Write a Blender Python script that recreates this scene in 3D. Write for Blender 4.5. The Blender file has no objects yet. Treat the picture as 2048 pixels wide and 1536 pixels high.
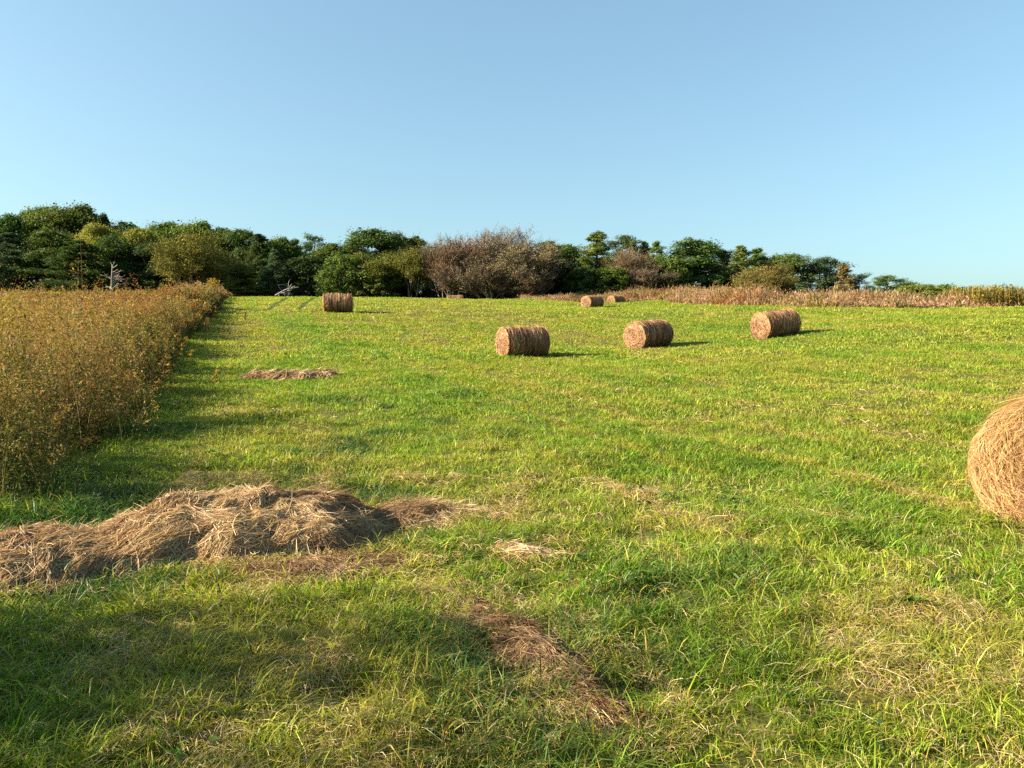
import bpy, math
import numpy as np

SC = bpy.context.scene
COL = SC.collection
RNG = np.random.default_rng(7)
PI = math.pi
ALB = .575                       # overall scale of the surface colours listed below

# ------------------------------------------------------------------ camera model
F = 1518.0                      # focal length in photo pixels (2048 wide)
CAMZ = 1.65
PITCH = math.atan(88.0 / F)     # looking slightly down
SP, CP = math.sin(PITCH), math.cos(PITCH)


def at(u, v, y):
    """world point seen at photo pixel (u, v) at forward distance y"""
    b = (768.0 - v) / F
    t = y / (CP + b * SP)
    return np.array([(u - 1024.0) / F * t, y, CAMZ + t * (b * CP - SP)])


# ------------------------------------------------------------------ noise
def _hash(ix, iy, seed):
    h = (ix.astype(np.int64) * 374761393 + iy.astype(np.int64) * 668265263 + seed * 974711) & 0x7fffffff
    h = ((h ^ (h >> 13)) * 1274126177) & 0x7fffffff
    return ((h ^ (h >> 16)) & 0xffff) / 65535.0


def vnoise(x, y, seed=0):
    x = np.asarray(x, float); y = np.asarray(y, float)
    ix, iy = np.floor(x), np.floor(y)
    fx, fy = x - ix, y - iy
    fx = fx * fx * (3 - 2 * fx); fy = fy * fy * (3 - 2 * fy)
    a = _hash(ix, iy, seed); b = _hash(ix + 1, iy, seed)
    c = _hash(ix, iy + 1, seed); d = _hash(ix + 1, iy + 1, seed)
    return a + (b - a) * fx + (c - a) * fy + (a - b - c + d) * fx * fy


def fbm(x, y, seed=0, octv=3):
    s = 0; amp = 1; tot = 0
    for i in range(octv):
        s = s + amp * vnoise(np.asarray(x) * 2 ** i + 17.3 * i, np.asarray(y) * 2 ** i - 9.1 * i, seed + i)
        tot += amp; amp *= .5
    return s / tot


def sstep(a, b, x):
    t = np.clip((np.asarray(x, float) - a) / (b - a), 0, 1)
    return t * t * (3 - 2 * t)


# ------------------------------------------------------------------ terrain
CTRL = [at(*q) for q in [
    (2128, 1040, 7.2), (1024, 1014, 7.5), (300, 1014, 7.5), (1045, 712, 28), (1297, 695, 33), (1553, 672, 33.5),
    (675, 624, 49), (1185, 615, 72), (1232, 611, 87), (910, 598.5, 76), (910, 611, 89), (500, 596, 84), (700, 597, 82),
    (1050, 598, 86), (1300, 602, 85), (1450, 612, 62), (1600, 616, 54), (1800, 619, 50), (2040, 615, 50), (2040, 655, 30),
    (357, 706, 28), (1024, 826, 15), (1800, 812, 15), (300, 826, 15), (100, 604, 70), (0, 598, 95), (300, 597, 100),
    (600, 598, 104), (850, 600, 106), (1100, 600, 104), (1300, 598, 108), (1500, 622, 112), (1700, 646, 112),
    (1900, 636, 80), (2100, 645, 80), (1900, 665, 112), (100, 590, 118), (-300, 590, 110), (2500, 640, 60), (2300, 622, 44)]]
CTRL += [np.array(q, float) for q in [(0, 3, 0), (-3, 3, .02), (3, 3, 0), (0, -8, 0), (-12, -8, 0), (12, -8, 0), (-14, 8, .1), (12, 8, .1),
                                      (0, 150, 5.6), (-70, 150, 8.5), (50, 150, 3), (90, 120, 0)]]
CTRL = np.array(CTRL)
_n = len(CTRL)


def _tps(r2):
    return .5 * r2 * np.log(r2 + 1e-9)


_A = np.zeros((_n + 3, _n + 3))
_d = CTRL[:, None, :2] - CTRL[None, :, :2]
_A[:_n, :_n] = _tps((_d ** 2).sum(-1)) + np.eye(_n) * .5
_A[:_n, _n] = 1; _A[:_n, _n + 1:] = CTRL[:, :2]
_A[_n, :_n] = 1; _A[_n + 1:, :_n] = CTRL[:, :2].T
_W = np.linalg.solve(_A, np.concatenate([CTRL[:, 2], np.zeros(3)]))


_rd = np.random.default_rng(5)
DENTS = [(-.06, 3.62, .17, .14), (.80, 4.75, .20, .10), (1.05, 6.5, .17, .10), (1.95, 6.35, .2, .08), (.62, 3.55, .15, .07), (-.75, 3.35, .22, .08),
         (.15, 5.0, .15, .07), (2.9, 6.0, .2, .07), (1.7, 4.2, .16, .06)]
DENTS += [(_rd.uniform(-5, 6), _rd.uniform(2.6, 11), _rd.uniform(.09, .2), _rd.uniform(.03, .07)) for _ in range(60)]


def ground_z(x, y, micro=True):
    x = np.atleast_1d(np.asarray(x, float)); y = np.atleast_1d(np.asarray(y, float))
    cx = np.clip(x, -95, 75); cy = np.clip(y, -10, 150)
    out = np.empty_like(cx)
    for s in range(0, len(cx), 100000):
        a, b = cx[s:s + 100000], cy[s:s + 100000]
        r2 = (a[:, None] - CTRL[None, :, 0]) ** 2 + (b[:, None] - CTRL[None, :, 1]) ** 2
        out[s:s + 100000] = _tps(r2) @ _W[:_n] + _W[_n] + a * _W[_n + 1] + b * _W[_n + 2]
    over = np.hypot(x - cx, y - cy)
    out = out - over * .05
    if micro:
        near = 1 - sstep(14, 34, y)
        out = out + near * ((fbm(x * 1.5, y * 1.5, 11, 3) - .5) * .13 + (fbm(x * .45, y * .45, 12, 2) - .5) * .12)
        for hx, hy, hr, hd in DENTS:
            m = (np.abs(x - hx) < 3 * hr) & (np.abs(y - hy) < 3 * hr)
            if m.any(): out[m] -= hd * np.exp(-((x[m] - hx) ** 2 + ((y[m] - hy) * 1.25) ** 2) / hr ** 2)
        out = out + (1 - near) * (fbm(x * .3, y * .3, 13, 2) - .5) * .12
    return out


def gz(x, y, micro=True):
    return float(ground_z([x], [y], micro)[0])


EDGE_A, EDGE_B = -2.6, -.345


def edge_x(y):
    """where the mown field meets the weeds on the left"""
    y = np.asarray(y, float)
    return EDGE_A + EDGE_B * y + (fbm(y * .3, y * 0 + 3.3, 31, 3) - .5) * np.clip(.9 + y * .03, 0, 2.4)


BAND = [(1.0, 89), (6, 90), (10.7, 92), (15.5, 84), (17.6, 63), (20.5, 55), (25.6, 51), (33.5, 50.5), (50, 51)]


def band_edge_y(x):
    """depth at which the tall tan grass on the right begins"""
    bx = [b[0] for b in BAND]; by = [b[1] for b in BAND]
    return np.interp(x, bx, by, left=200)


# ------------------------------------------------------------------ mesh helpers
def build(name, verts, faces, mat, parent=None, tint=None, smooth=False, link=True):
    """verts (N,3); faces: list of arrays (M,3)/(M,4)"""
    me = bpy.data.meshes.new(name)
    verts = np.asarray(verts, np.float32)
    if not isinstance(faces, (list, tuple)):
        faces = [faces]
    faces = [np.asarray(f, np.int32) for f in faces if len(f)]
    idx = np.concatenate([f.ravel() for f in faces])
    tot = np.concatenate([np.full(len(f), f.shape[1], np.int32) for f in faces])
    start = np.concatenate([[0], np.cumsum(tot)[:-1]]).astype(np.int32)
    me.vertices.add(len(verts)); me.vertices.foreach_set('co', verts.ravel())
    me.loops.add(len(idx)); me.loops.foreach_set('vertex_index', idx)
    me.polygons.add(len(tot)); me.polygons.foreach_set('loop_start', start)
    try:
        me.polygons.foreach_set('loop_total', tot)
    except Exception:
        pass
    if smooth:
        me.polygons.foreach_set('use_smooth', np.ones(len(tot), bool))
    if tint is not None:
        ca = me.color_attributes.new('tint', 'FLOAT_COLOR', 'POINT')
        c = np.ones((len(verts), 4), np.float32); c[:, :3] = np.asarray(tint) * (1 if mat.name in ('tree_foliage', 'twig') else ALB)
        ca.data.foreach_set('color', c.ravel())
    me.update(calc_edges=True)
    me.materials.append(mat)
    if not link:
        return me
    o = bpy.data.objects.new(name, me); COL.objects.link(o)
    if parent is not None:
        o.parent = parent
    return o


def tag(o, label=None, cat=None, group=None, kind=None):
    if label: o['label'] = label
    if cat: o['category'] = cat
    if group: o['group'] = group
    if kind: o['kind'] = kind
    return o


def empty(name, loc, rz=0.0, sc=(1, 1, 1)):
    o = bpy.data.objects.new(name, None); COL.objects.link(o)
    o.location = loc; o.rotation_euler = (0, 0, rz); o.scale = sc
    o.empty_display_size = .2
    return o


def copy_tree(o, parent=None):
    c = o.copy(); COL.objects.link(c)
    if parent is not None: c.parent = parent
    for ch in [k for k in bpy.data.objects if k.parent == o]:
        copy_tree(ch, c)
    return c


def norm(a):
    return a / (np.linalg.norm(a, axis=-1, keepdims=True) + 1e-12)


class Bag:
    """collects quads with a colour per vertex"""
    def __init__(s):
        s.v = []; s.q = []; s.c = []; s.n = 0

    def add(s, v, q, c):
        v = np.asarray(v, np.float32).reshape(-1, 3)
        s.v.append(v); s.q.append(np.asarray(q, np.int64) + s.n)
        s.c.append(np.broadcast_to(np.asarray(c, np.float32), (len(v), 3))); s.n += len(v)

    def ribbons(s, pts, side, w, col):
        """pts (N,K,3), side (N,3) or (N,K,3), w (N,K), col (N,3)"""
        N, K, _ = pts.shape
        if side.ndim == 2: side = side[:, None, :]
        off = side * w[..., None] * .5
        v = np.stack([pts - off, pts + off], 2).reshape(-1, 3)
        base = (np.arange(N) * K * 2)[:, None] + (np.arange(K - 1) * 2)[None, :]
        q = np.stack([base, base + 1, base + 3, base + 2], -1).reshape(-1, 4)
        s.add(v, q, np.repeat(col, K * 2, 0))

    def leaves(s, c, a, b, col):
        """diamond leaves: centre c, half axes a and b (N,3)"""
        N = len(c)
        v = np.stack([c - a, c + b - a * .15, c + a, c - b - a * .15], 1).reshape(-1, 3)
        q = np.arange(N * 4).reshape(N, 4)
        s.add(v, q, np.repeat(col, 4, 0))

    def tube(s, pts, rad, col, k=6):
        pts = np.asarray(pts, float); n = len(pts)
        d = norm(np.gradient(pts, axis=0))
        ref = np.where(np.abs(d[:, 2:3]) > .9, np.array([[1., 0, 0]]), np.array([[0, 0, 1.]]))
        x = norm(np.cross(ref, d)); y = np.cross(d, x)
        an = np.arange(k) / k * 2 * PI
        ring = pts[:, None] + np.asarray(rad)[:, None, None] * (np.cos(an)[None, :, None] * x[:, None] + np.sin(an)[None, :, None] * y[:, None])
        i = np.arange(n - 1)[:, None] * k; j = np.arange(k)[None]; j2 = (j + 1) % k
        q = np.stack([i + j, i + j2, i + k + j2, i + k + j], -1).reshape(-1, 4)
        s.add(ring.reshape(-1, 3), q, col)

    def build(s, name, mat, parent=None, smooth=False, link=True):
        return build(name, np.concatenate(s.v), np.concatenate(s.q), mat, parent, np.concatenate(s.c), smooth, link)


def rvec(n, rng=RNG):
    return norm(rng.normal(size=(n, 3)))


def pick(pal, n, rng=RNG, jit=.16, w=None):
    pal = np.asarray(pal, float)
    i = rng.choice(len(pal), n, p=None if w is None else np.asarray(w) / np.sum(w))
    c = pal[i]
    return np.clip(c * (1 + rng.normal(0, jit, (n, 1))) * (1 + rng.normal(0, jit * .35, (n, 3))), .004, 1.3)


# ------------------------------------------------------------------ materials
def new_mat(name):
    m = bpy.data.materials.new(name); m.use_nodes = True
    nt = m.node_tree; nt.nodes.clear()
    out = nt.nodes.new('ShaderNodeOutputMaterial')
    return m, nt, out


def leaf_mat(name, trans=.35, rough=.55, spec=.25, objcol=False, tboost=(1.15, 1.25, .6)):
    m, nt, out = new_mat(name)
    at_ = nt.nodes.new('ShaderNodeAttribute'); at_.attribute_name = 'tint'
    col = at_.outputs['Color']
    if objcol:
        oi = nt.nodes.new('ShaderNodeObjectInfo')
        mx = nt.nodes.new('ShaderNodeMix'); mx.data_type = 'RGBA'; mx.blend_type = 'MULTIPLY'; mx.inputs[0].default_value = 1
        nt.links.new(col, mx.inputs[6]); nt.links.new(oi.outputs['Color'], mx.inputs[7]); col = mx.outputs[2]
    p = nt.nodes.new('ShaderNodeBsdfPrincipled')
    p.inputs['Roughness'].default_value = rough
    p.inputs['Specular IOR Level'].default_value = spec
    nt.links.new(col, p.inputs['Base Color'])
    t = nt.nodes.new('ShaderNodeBsdfTranslucent')
    mb = nt.nodes.new('ShaderNodeMix'); mb.data_type = 'RGBA'; mb.blend_type = 'MULTIPLY'; mb.inputs[0].default_value = 1
    nt.links.new(col, mb.inputs[6]); mb.inputs[7].default_value = (*tboost, 1)
    nt.links.new(mb.outputs[2], t.inputs['Color'])
    ms = nt.nodes.new('ShaderNodeMixShader'); ms.inputs[0].default_value = trans
    nt.links.new(p.outputs[0], ms.inputs[1]); nt.links.new(t.outputs[0], ms.inputs[2])
    nt.links.new(ms.outputs[0], out.inputs[0])
    return m


M_GRASS = leaf_mat('grass_blade', .42, .5, .3)
M_WEED = leaf_mat('weed_leaf', .35, .65, .15, tboost=(1.1, 1.05, .8))
M_STRAW = leaf_mat('straw', .3, .6, .25, tboost=(1.05, .95, .8))
M_TWINE = leaf_mat('twine', .0, .8, .1)
M_LEAF = leaf_mat('tree_foliage', .3, .7, .08, objcol=True, tboost=(1.15, 1.2, .5))
M_BARK = leaf_mat('bark', 0, .9, .1)
M_TWIG = leaf_mat('twig', .05, .9, .1, objcol=True, tboost=(1, 1, 1))


def noise_mat(name, scale, stops, rough=.95, bump=.0):
    m, nt, out = new_mat(name)
    tc = nt.nodes.new('ShaderNodeTexCoord')
    nz = nt.nodes.new('ShaderNodeTexNoise'); nz.inputs['Scale'].default_value = scale; nz.inputs['Detail'].default_value = 6
    nt.links.new(tc.outputs['Object'], nz.inputs['Vector'])
    stops = [(q, tuple(k * ALB for k in c)) for q, c in stops]
    cr = nt.nodes.new('ShaderNodeValToRGB')
    el = cr.color_ramp.elements
    el[0].position, el[0].color = stops[0][0], (*stops[0][1], 1)
    el[1].position, el[1].color = stops[-1][0], (*stops[-1][1], 1)
    for q, c in stops[1:-1]:
        e = el.new(q); e.color = (*c, 1)
    nt.links.new(nz.outputs['Fac'], cr.inputs[0])
    p = nt.nodes.new('ShaderNodeBsdfPrincipled'); p.inputs['Roughness'].default_value = rough
    p.inputs['Specular IOR Level'].default_value = .1
    nt.links.new(cr.outputs[0], p.inputs['Base Color'])
    if bump:
        n2 = nt.nodes.new('ShaderNodeTexNoise'); n2.inputs['Scale'].default_value = scale * 8; n2.inputs['Detail'].default_value = 4
        nt.links.new(tc.outputs['Object'], n2.inputs['Vector'])
        bp = nt.nodes.new('ShaderNodeBump'); bp.inputs['Strength'].default_value = bump; bp.inputs['Distance'].default_value = .05
        nt.links.new(n2.outputs['Fac'], bp.inputs['Height']); nt.links.new(bp.outputs[0], p.inputs['Normal'])
    nt.links.new(p.outputs[0], out.inputs[0])
    return m


M_SOIL = noise_mat('field_soil', 2.2, [(.32, (.05, .055, .012)), (.5, (.11, .125, .022)), (.72, (.15, .12, .035))], bump=.6)
M_HAYBODY = noise_mat('hay_body', 9, [(.3, (.10, .055, .022)), (.5, (.20, .115, .048)), (.72, (.32, .20, .085))], bump=.8)

# ------------------------------------------------------------------ ground sheet
def spaced(lo, hi, near, far, g):
    a = [0.0]; st = near
    while a[-1] < hi:
        a.append(a[-1] + st); st = min(far, near + abs(a[-1]) * g)
    b = [0.0]
    while b[-1] > lo:
        st = min(far, near + abs(b[-1]) * g); b.append(b[-1] - st)
    return np.array(b[:0:-1] + a)


gx = spaced(-420, 420, .11, 14, .035); gy = spaced(-40, 460, .11, 14, .028)
GX, GY = np.meshgrid(gx, gy)
GZ = ground_z(GX.ravel(), GY.ravel())
nx, ny = len(gx), len(gy)
i0 = (np.arange(ny - 1)[:, None] * nx + np.arange(nx - 1)[None]).ravel()
ground = build('ground', np.stack([GX.ravel(), GY.ravel(), GZ], 1), np.stack([i0, i0 + 1, i0 + nx + 1, i0 + nx], 1), M_SOIL, smooth=True)
tag(ground, 'gently rising hay field soil and thatch under the grass', kind='structure')


# ------------------------------------------------------------------ hay heaps (height fields)
STRAW_BROWN = [(.36, .185, .085), (.26, .13, .06), (.46, .26, .13)]


class Heap:
    def __init__(s, path, seed, rough=.25, p=1.6):
        s.path = np.array(path, float); s.seed = seed; s.rough = rough; s.p = p   # rows x, y, height, half width

    def h(s, x, y):
        x = np.asarray(x, float); y = np.asarray(y, float)
        wx = x + (fbm(x * 2.2, y * 2.2, s.seed, 2) - .5) * .28
        wy = y + (fbm(x * 2.2 + 40, y * 2.2, s.seed + 3, 2) - .5) * .28
        best = np.zeros_like(x)
        for a, b in zip(s.path[:-1], s.path[1:]):
            d = b[:2] - a[:2]; L2 = (d ** 2).sum()
            t = np.clip(((wx - a[0]) * d[0] + (wy - a[1]) * d[1]) / L2, 0, 1)
            dist = np.hypot(wx - a[0] - t * d[0], wy - a[1] - t * d[1])
            H = a[2] + (b[2] - a[2]) * t; W = a[3] + (b[3] - a[3]) * t
            best = np.maximum(best, H * np.clip(1 - (dist / W) ** 2.4, 0, 1) ** (1 / s.p))
        cn = fbm(x * 1.9 + 3, y * 2.6, s.seed + 11, 2)
        crev = np.exp(-((cn - .5) / .035) ** 2) + np.exp(-((fbm(x * 4.2, y * 4.8 + 9, s.seed + 15, 2) - .5) / .05) ** 2) * .5
        best = np.maximum(best - np.minimum(.10, best * .45) * crev, 0)
        lump = 1 + s.rough * 2 * (fbm(x * 2.2, y * 2.2, s.seed + 7, 4) - .5)
        return best * lump

    def box(s):
        m = s.path[:, 3].max() + .25
        return s.path[:, 0].min() - m, s.path[:, 0].max() + m, s.path[:, 1].min() - m, s.path[:, 1].max() + m

    def make(s, name, step, nstraw, slen, sw, pal, label, flow, group=None, up=.35):
        rng = np.random.default_rng(s.seed)
        x0, x1, y0, y1 = s.box()
        xs = np.arange(x0, x1, step); ys = np.arange(y0, y1, step)
        X, Y = np.meshgrid(xs, ys); X = X.ravel(); Y = Y.ravel()
        Hh = s.h(X, Y); Z = ground_z(X, Y)
        top = Z + np.where(Hh > .006, Hh, -.04)
        n = len(xs); i = (np.arange(len(ys) - 1)[:, None] * n + np.arange(n - 1)[None]).ravel()
        q = np.stack([i, i + 1, i + n + 1, i + n], 1)
        keep = (Hh[q].max(1) > .006); q = q[keep]
        used = np.unique(q); remap = -np.ones(len(X), int); remap[used] = np.arange(len(used))
        V = np.stack([X, Y, top], 1)[used]
        o = build(name, V, remap[q], M_HAYBODY, smooth=True)
        tag(o, label, 'hay', group)
        # loose straw combed over the surface
        A = np.empty((0, 2))
        while len(A) < nstraw:
            c = np.stack([rng.uniform(x0, x1, nstraw * 3), rng.uniform(y0, y1, nstraw * 3)], 1)
            hh = s.h(c[:, 0], c[:, 1])
            e = .02
            gxx = (s.h(c[:, 0] + e, c[:, 1]) - s.h(c[:, 0] - e, c[:, 1])) / (2 * e)
            gyy = (s.h(c[:, 0], c[:, 1] + e) - s.h(c[:, 0], c[:, 1] - e)) / (2 * e)
            wgt = np.clip(np.sqrt(1 + gxx ** 2 + gyy ** 2), 1, 4) / 4
            ok = (hh > .012) & (rng.random(len(c)) < wgt)
            A = np.concatenate([A, c[ok]])
        A = A[:nstraw]
        ang = flow + (fbm(A[:, 0] * 1.3, A[:, 1] * 1.3, s.seed + 21, 2) - .5) * 4.5 + (fbm(A[:, 0] * 5, A[:, 1] * 5, s.seed + 22, 2) - .5) * 3 + rng.normal(0, .4, nstraw)
        stray = rng.random(nstraw) < .2
        ang = np.where(stray, rng.uniform(0, 2 * PI, nstraw), ang)
        L = np.minimum(slen * rng.lognormal(-.25, .6, nstraw), slen * 1.5)
        K = 5
        tt = np.linspace(-.5, .5, K)
        curv = rng.normal(0, .55, nstraw)
        px = np.zeros((nstraw, K)); py = np.zeros((nstraw, K))
        for k in range(K):
            a = ang + curv * tt[k]
            px[:, k] = A[:, 0] + np.cos(a) * L * tt[k]; py[:, k] = A[:, 1] + np.sin(a) * L * tt[k]
        hz = s.h(px.ravel(), py.ravel()).reshape(px.shape) + ground_z(px.ravel(), py.ravel()).reshape(px.shape)
        lift = rng.uniform(.002, .022, nstraw)[:, None] + np.abs(tt)[None] * 0
        pop = (rng.random(nstraw) < .10)[:, None] * (tt + .5)[None] ** 2 * up * rng.uniform(.1, .8, (nstraw, 1)) * L[:, None]
        smooth = hz * .75 + hz.mean(1, keepdims=True) * .25
        P = np.stack([px, py, np.maximum(smooth, hz - .01) + lift + pop], -1)
        d = norm(P[:, -1] - P[:, 0])
        side = norm(np.cross(d, rvec(nstraw, rng)))
        w = sw * rng.uniform(.5, 1.3, (nstraw, 1)) * np.array([1, 1, 1, .8, .35])[None]
        big = fbm(A[:, 0] * 1.7, A[:, 1] * 1.7, s.seed + 33, 2)
        c1 = pick(pal[0], nstraw, rng); c2 = pick(pal[1], nstraw, rng)
        mixf = sstep(.33, .58, big + rng.normal(0, .08, nstraw))[:, None]
        g = Bag(); g.ribbons(P, side, w, c1 * mixf + c2 * (1 - mixf))
        g.build('loose_straw', M_STRAW, o)
        return o


STRAW_PALE = [(.94, .69, .39), (.79, .55, .29), (1.04, .81, .50), (.63, .41, .205)]
STRAW_RED = [(.54, .355, .19), (.42, .26, .13), (.66, .46, .25), (.27, .155, .08)]


def ridge(rows):
    out = []
    for u, v, y, W in rows:
        p = at(u, v, y); out.append((p[0], p[1], max(.05, .88 * (p[2] - gz(p[0], p[1]))), W))
    return out


win = ridge([(-330, 1165, 4.75, .46), (-120, 1130, 5.0, .48), (20, 1098, 5.25, .50), (100, 1060, 5.45, .56), (200, 1062, 5.7, .60), (330, 1012, 6.02, .74), (470, 972, 6.32, .88),
             (560, 976, 6.42, .84), (620, 1006, 6.6, .60), (680, 1032, 6.75, .46), (760, 1034, 6.9, .38), (850, 1004, 7.1, .38), (910, 1014, 7.2, .28), (955, 1036, 7.2, .2)])
HEAPS = [Heap(win, 101, .17, 1.75)]
HEAPS.append(None)
HEAPS.append(Heap([(-2.3, 5.0, .03, .2), (-1.9, 5.1, .05, .26), (-1.5, 5.3, .06, .32), (-1.15, 5.5, .07, .32), (-.8, 5.6, .04, .24)], 103, .5))
pm = at(580, 755, 21.5)
HEAPS.append(Heap([(pm[0] - 1.05, 21.6, .12, .3), (pm[0] - .2, 21.4, .2, .45), (pm[0] + .35, 21.5, .17, .4), (pm[0] + 1.05, 21.7, .16, .35)], 104, .4))
HEAPS.append(Heap([(-.12, 5.95, .05, .16), (.1, 5.85, .07, .2), (.22, 5.8, .04, .14)], 105, .4))
HEAPS.append(Heap([(-.27, 4.6, .035, .14), (-.14, 4.3, .06, .19), (.02, 4.02, .075, .21), (.18, 3.76, .07, .21), (.33, 3.52, .065, .2), (.45, 3.28, .05, .17), (.52, 3.1, .03, .13)], 106, .5))
HEAPS[0].make('hay_windrow', .025, 62000, .24, .0045, (STRAW_PALE, STRAW_RED),
              'long tan windrow of raked loose hay across the left foreground, highest at its middle', .75)
HEAPS[2].make('hay_pile', .03, 5600, .22, .0042, (STRAW_RED, STRAW_BROWN), 'flat mat of scattered hay lying in front of the long foreground heap', .5, 'small hay piles')
HEAPS[3].make('hay_pile', .06, 2600, .42, .018, (STRAW_RED, STRAW_PALE), 'thin reddish strip of cut hay alone in the mown field at mid left', .1, 'small hay piles')
HEAPS[4].make('hay_pile', .03, 1000, .2, .0055, (STRAW_PALE, STRAW_PALE), 'little pale wisp of hay in the grass, centre of the foreground', .0, 'small hay piles')
HEAPS[5].make('hay_pile', .025, 8500, .15, .0032, (STRAW_RED, STRAW_BROWN), 'reddish brown strip of matted hay near the bottom centre of the photo', -.9, 'small hay piles')


HEAPS = [k for k in HEAPS if k]


def heap_at(x, y):
    h = np.zeros_like(x)
    for k in HEAPS:
        x0, x1, y0, y1 = k.box()
        m = (x > x0) & (x < x1) & (y > y0) & (y < y1)
        if m.any(): h[m] = np.maximum(h[m], k.h(x[m], y[m]))
    return h


# ------------------------------------------------------------------ hay bales
def bale_parts(rng, nside, nend, sw, R=.61, L=1.72, seed=0, pal=None):
    """meshes of one round bale, axis along local X, resting on z = 0"""
    BALE_A, BALE_B = pal or (BALE_PINK, BALE_DARK)
    SQ = 1.06                                            # sags a little wider than high
    nu, nv = 72, 60

    def rad(x, th):
        groove = np.zeros_like(x)
        for g in np.linspace(-.42, .42, 9):
            groove += np.exp(-((x / L - g) / .011) ** 2)
        r = R * (1 + .045 * (fbm(x * 5 + 9, th * 1.1 + seed, 201 + seed, 3) - .5)) - .032 * groove
        lip = sstep(.40, .5, np.abs(x) / L)
        return r - .05 * lip ** 2 * R * 1.6

    def place(x, r, th):
        y = r * SQ * np.sin(th); z = r * np.cos(th)
        z = np.where(z < -.9 * R, -.9 * R - (z + .9 * R) * .1, z)
        return np.stack([x, y, z + .92 * R], -1)
    xs = np.linspace(-L / 2, L / 2, nu); th = np.arange(nv) / nv * 2 * PI
    X, T = np.meshgrid(xs, th, indexing='ij')
    V = place(X, rad(X, T), T).reshape(-1, 3)
    i = np.arange(nu - 1)[:, None] * nv; j = np.arange(nv)[None]; j2 = (j + 1) % nv
    Q = np.stack([i + j, i + j2, i + nv + j2, i + nv + j], -1).reshape(-1, 4)
    body = build('body', V, Q, M_HAYBODY, None, np.ones((len(V), 3)), True, link=False)
    # wrapped straw on the curved side
    K = 5
    t = np.linspace(-.5, .5, K)
    n = nside
    x0 = rng.uniform(-.5, .5, n) * L; th0 = rng.uniform(0, 2 * PI, n)
    ln = rng.uniform(.18, .6, n) / R; sk = rng.normal(0, .10, n)
    th_ = th0[:, None] + ln[:, None] * t; x_ = np.clip(x0[:, None] + sk[:, None] * t * ln[:, None] * R * 1.6, -L / 2, L / 2)
    r_ = rad(x_, th_) + rng.uniform(.003, .022, (n, 1)) + (rng.random((n, 1)) < .10) * (t + .5) ** 2 * .09
    P = place(x_, r_, th_)
    dirv = norm(P[:, -1] - P[:, 0]); outv = norm(np.stack([np.zeros(n), np.sin(th0), np.cos(th0)], 1))
    side = norm(np.cross(dirv, outv) + rng.normal(0, .35, (n, 3)))
    w = sw * rng.uniform(.5, 1.4, (n, 1)) * np.array([.6, 1, 1, 1, .4])[None]
    band = fbm(x0 * 9, th0 * 1.3, 301 + seed, 2)
    mixf = sstep(.40, .56, band + rng.normal(0, .06, n))[:, None]
    c = pick(BALE_A, n, rng) * mixf + pick(BALE_B, n, rng) * (1 - mixf)
    sb = Bag(); sb.ribbons(P, side, w, c)
    straw = sb.build('wrapped_straw', M_STRAW, link=False)
    # end faces: dished discs with straw coiled round the core
    ends = []
    for sg in (-1, 1):
        nr = 16
        rr = np.linspace(0.02, .94, nr)
        A, B = np.meshgrid(rr, th, indexing='ij')
        edge = rad(np.full_like(A, sg * L / 2), B)
        bump = (fbm(A * 9 * np.cos(B) + 4, A * 9 * np.sin(B), 401 + seed + sg, 3) - .5) * .05 + .012 * np.sin(A * 62 + B)
        Xe = sg * (L / 2 - .004 + .045 * (1 - A ** 2) + bump * (1 - A ** 6))
        Ve = place(Xe, A * edge * 1.05, B).reshape(-1, 3)
        ii = np.arange(nr - 1)[:, None] * nv
        Qe = np.stack([ii + j, ii + j2, ii + nv + j2, ii + nv + j], -1).reshape(-1, 4)
        if sg < 0: Qe = Qe[:, ::-1]
        # the face mesh carries its coiled straw
        g = Bag()
        g.add(Ve, Qe, np.array([.26, .15, .066]))
        n = nend
        ra = np.sqrt(rng.uniform(.0, 1, n)) * .98; b0 = rng.uniform(0, 2 * PI, n)
        ln = rng.uniform(.06, .34, n) / (ra * R + .1)
        ln = np.minimum(ln, 2.0)
        b_ = b0[:, None] + ln[:, None] * t; ra_ = np.clip(ra[:, None] + rng.normal(0, .09, (n, 1)) * t * 2 + rng.normal(0, .02, (n, 1)) * t ** 2, 0.01, 1.02)
        bx = (fbm(ra_ * 9 * np.cos(b_) + 4, ra_ * 9 * np.sin(b_), 401 + seed + sg, 3) - .5) * .05 + .012 * np.sin(ra_ * 62 + b_)
        xe = sg * (L / 2 + .045 * (1 - ra_ ** 2) + bx * (1 - ra_ ** 6) + rng.uniform(.002, .03, (n, 1)) + (rng.random((n, 1)) < .10) * (t + .5) ** 2 * .10)
        Pe = place(xe, ra_ * R * 1.0, b_)
        dv = norm(Pe[:, -1] - Pe[:, 0])
        sd = norm(np.cross(dv, np.array([[sg, 0, 0.]])) + rng.normal(0, .35, (n, 3)))
        we = sw * rng.uniform(.5, 1.3, (n, 1)) * np.array([.6, 1, 1, 1, .4])[None]
        mf = sstep(.35, .65, fbm(ra * 8, b0 * .6, 77 + seed, 2) + rng.normal(0, .12, n))[:, None]
        ce = pick(BALE_A, n, rng) * mf + pick(BALE_B, n, rng) * (1 - mf)
        g.ribbons(Pe, sd, we, ce)
        ends.append(g.build('end_face', M_STRAW, link=False))
    # twine wound round the bale
    tb = Bag()
    for gpos in np.linspace(-.42, .42, 9):
        a = np.linspace(0, 2 * PI, 49); xx = np.full_like(a, gpos * L) + .01 * np.sin(a * 2 + gpos * 9)
        tb.tube(place(xx, rad(xx, a) + .010, a), np.full(49, max(.005, sw * .45)), np.array([.16, .095, .05]), 5)
    twine = tb.build('twine', M_TWINE, link=False)
    return dict(body=body, wrapped_straw=straw, ends=ends, twine=twine)


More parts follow.
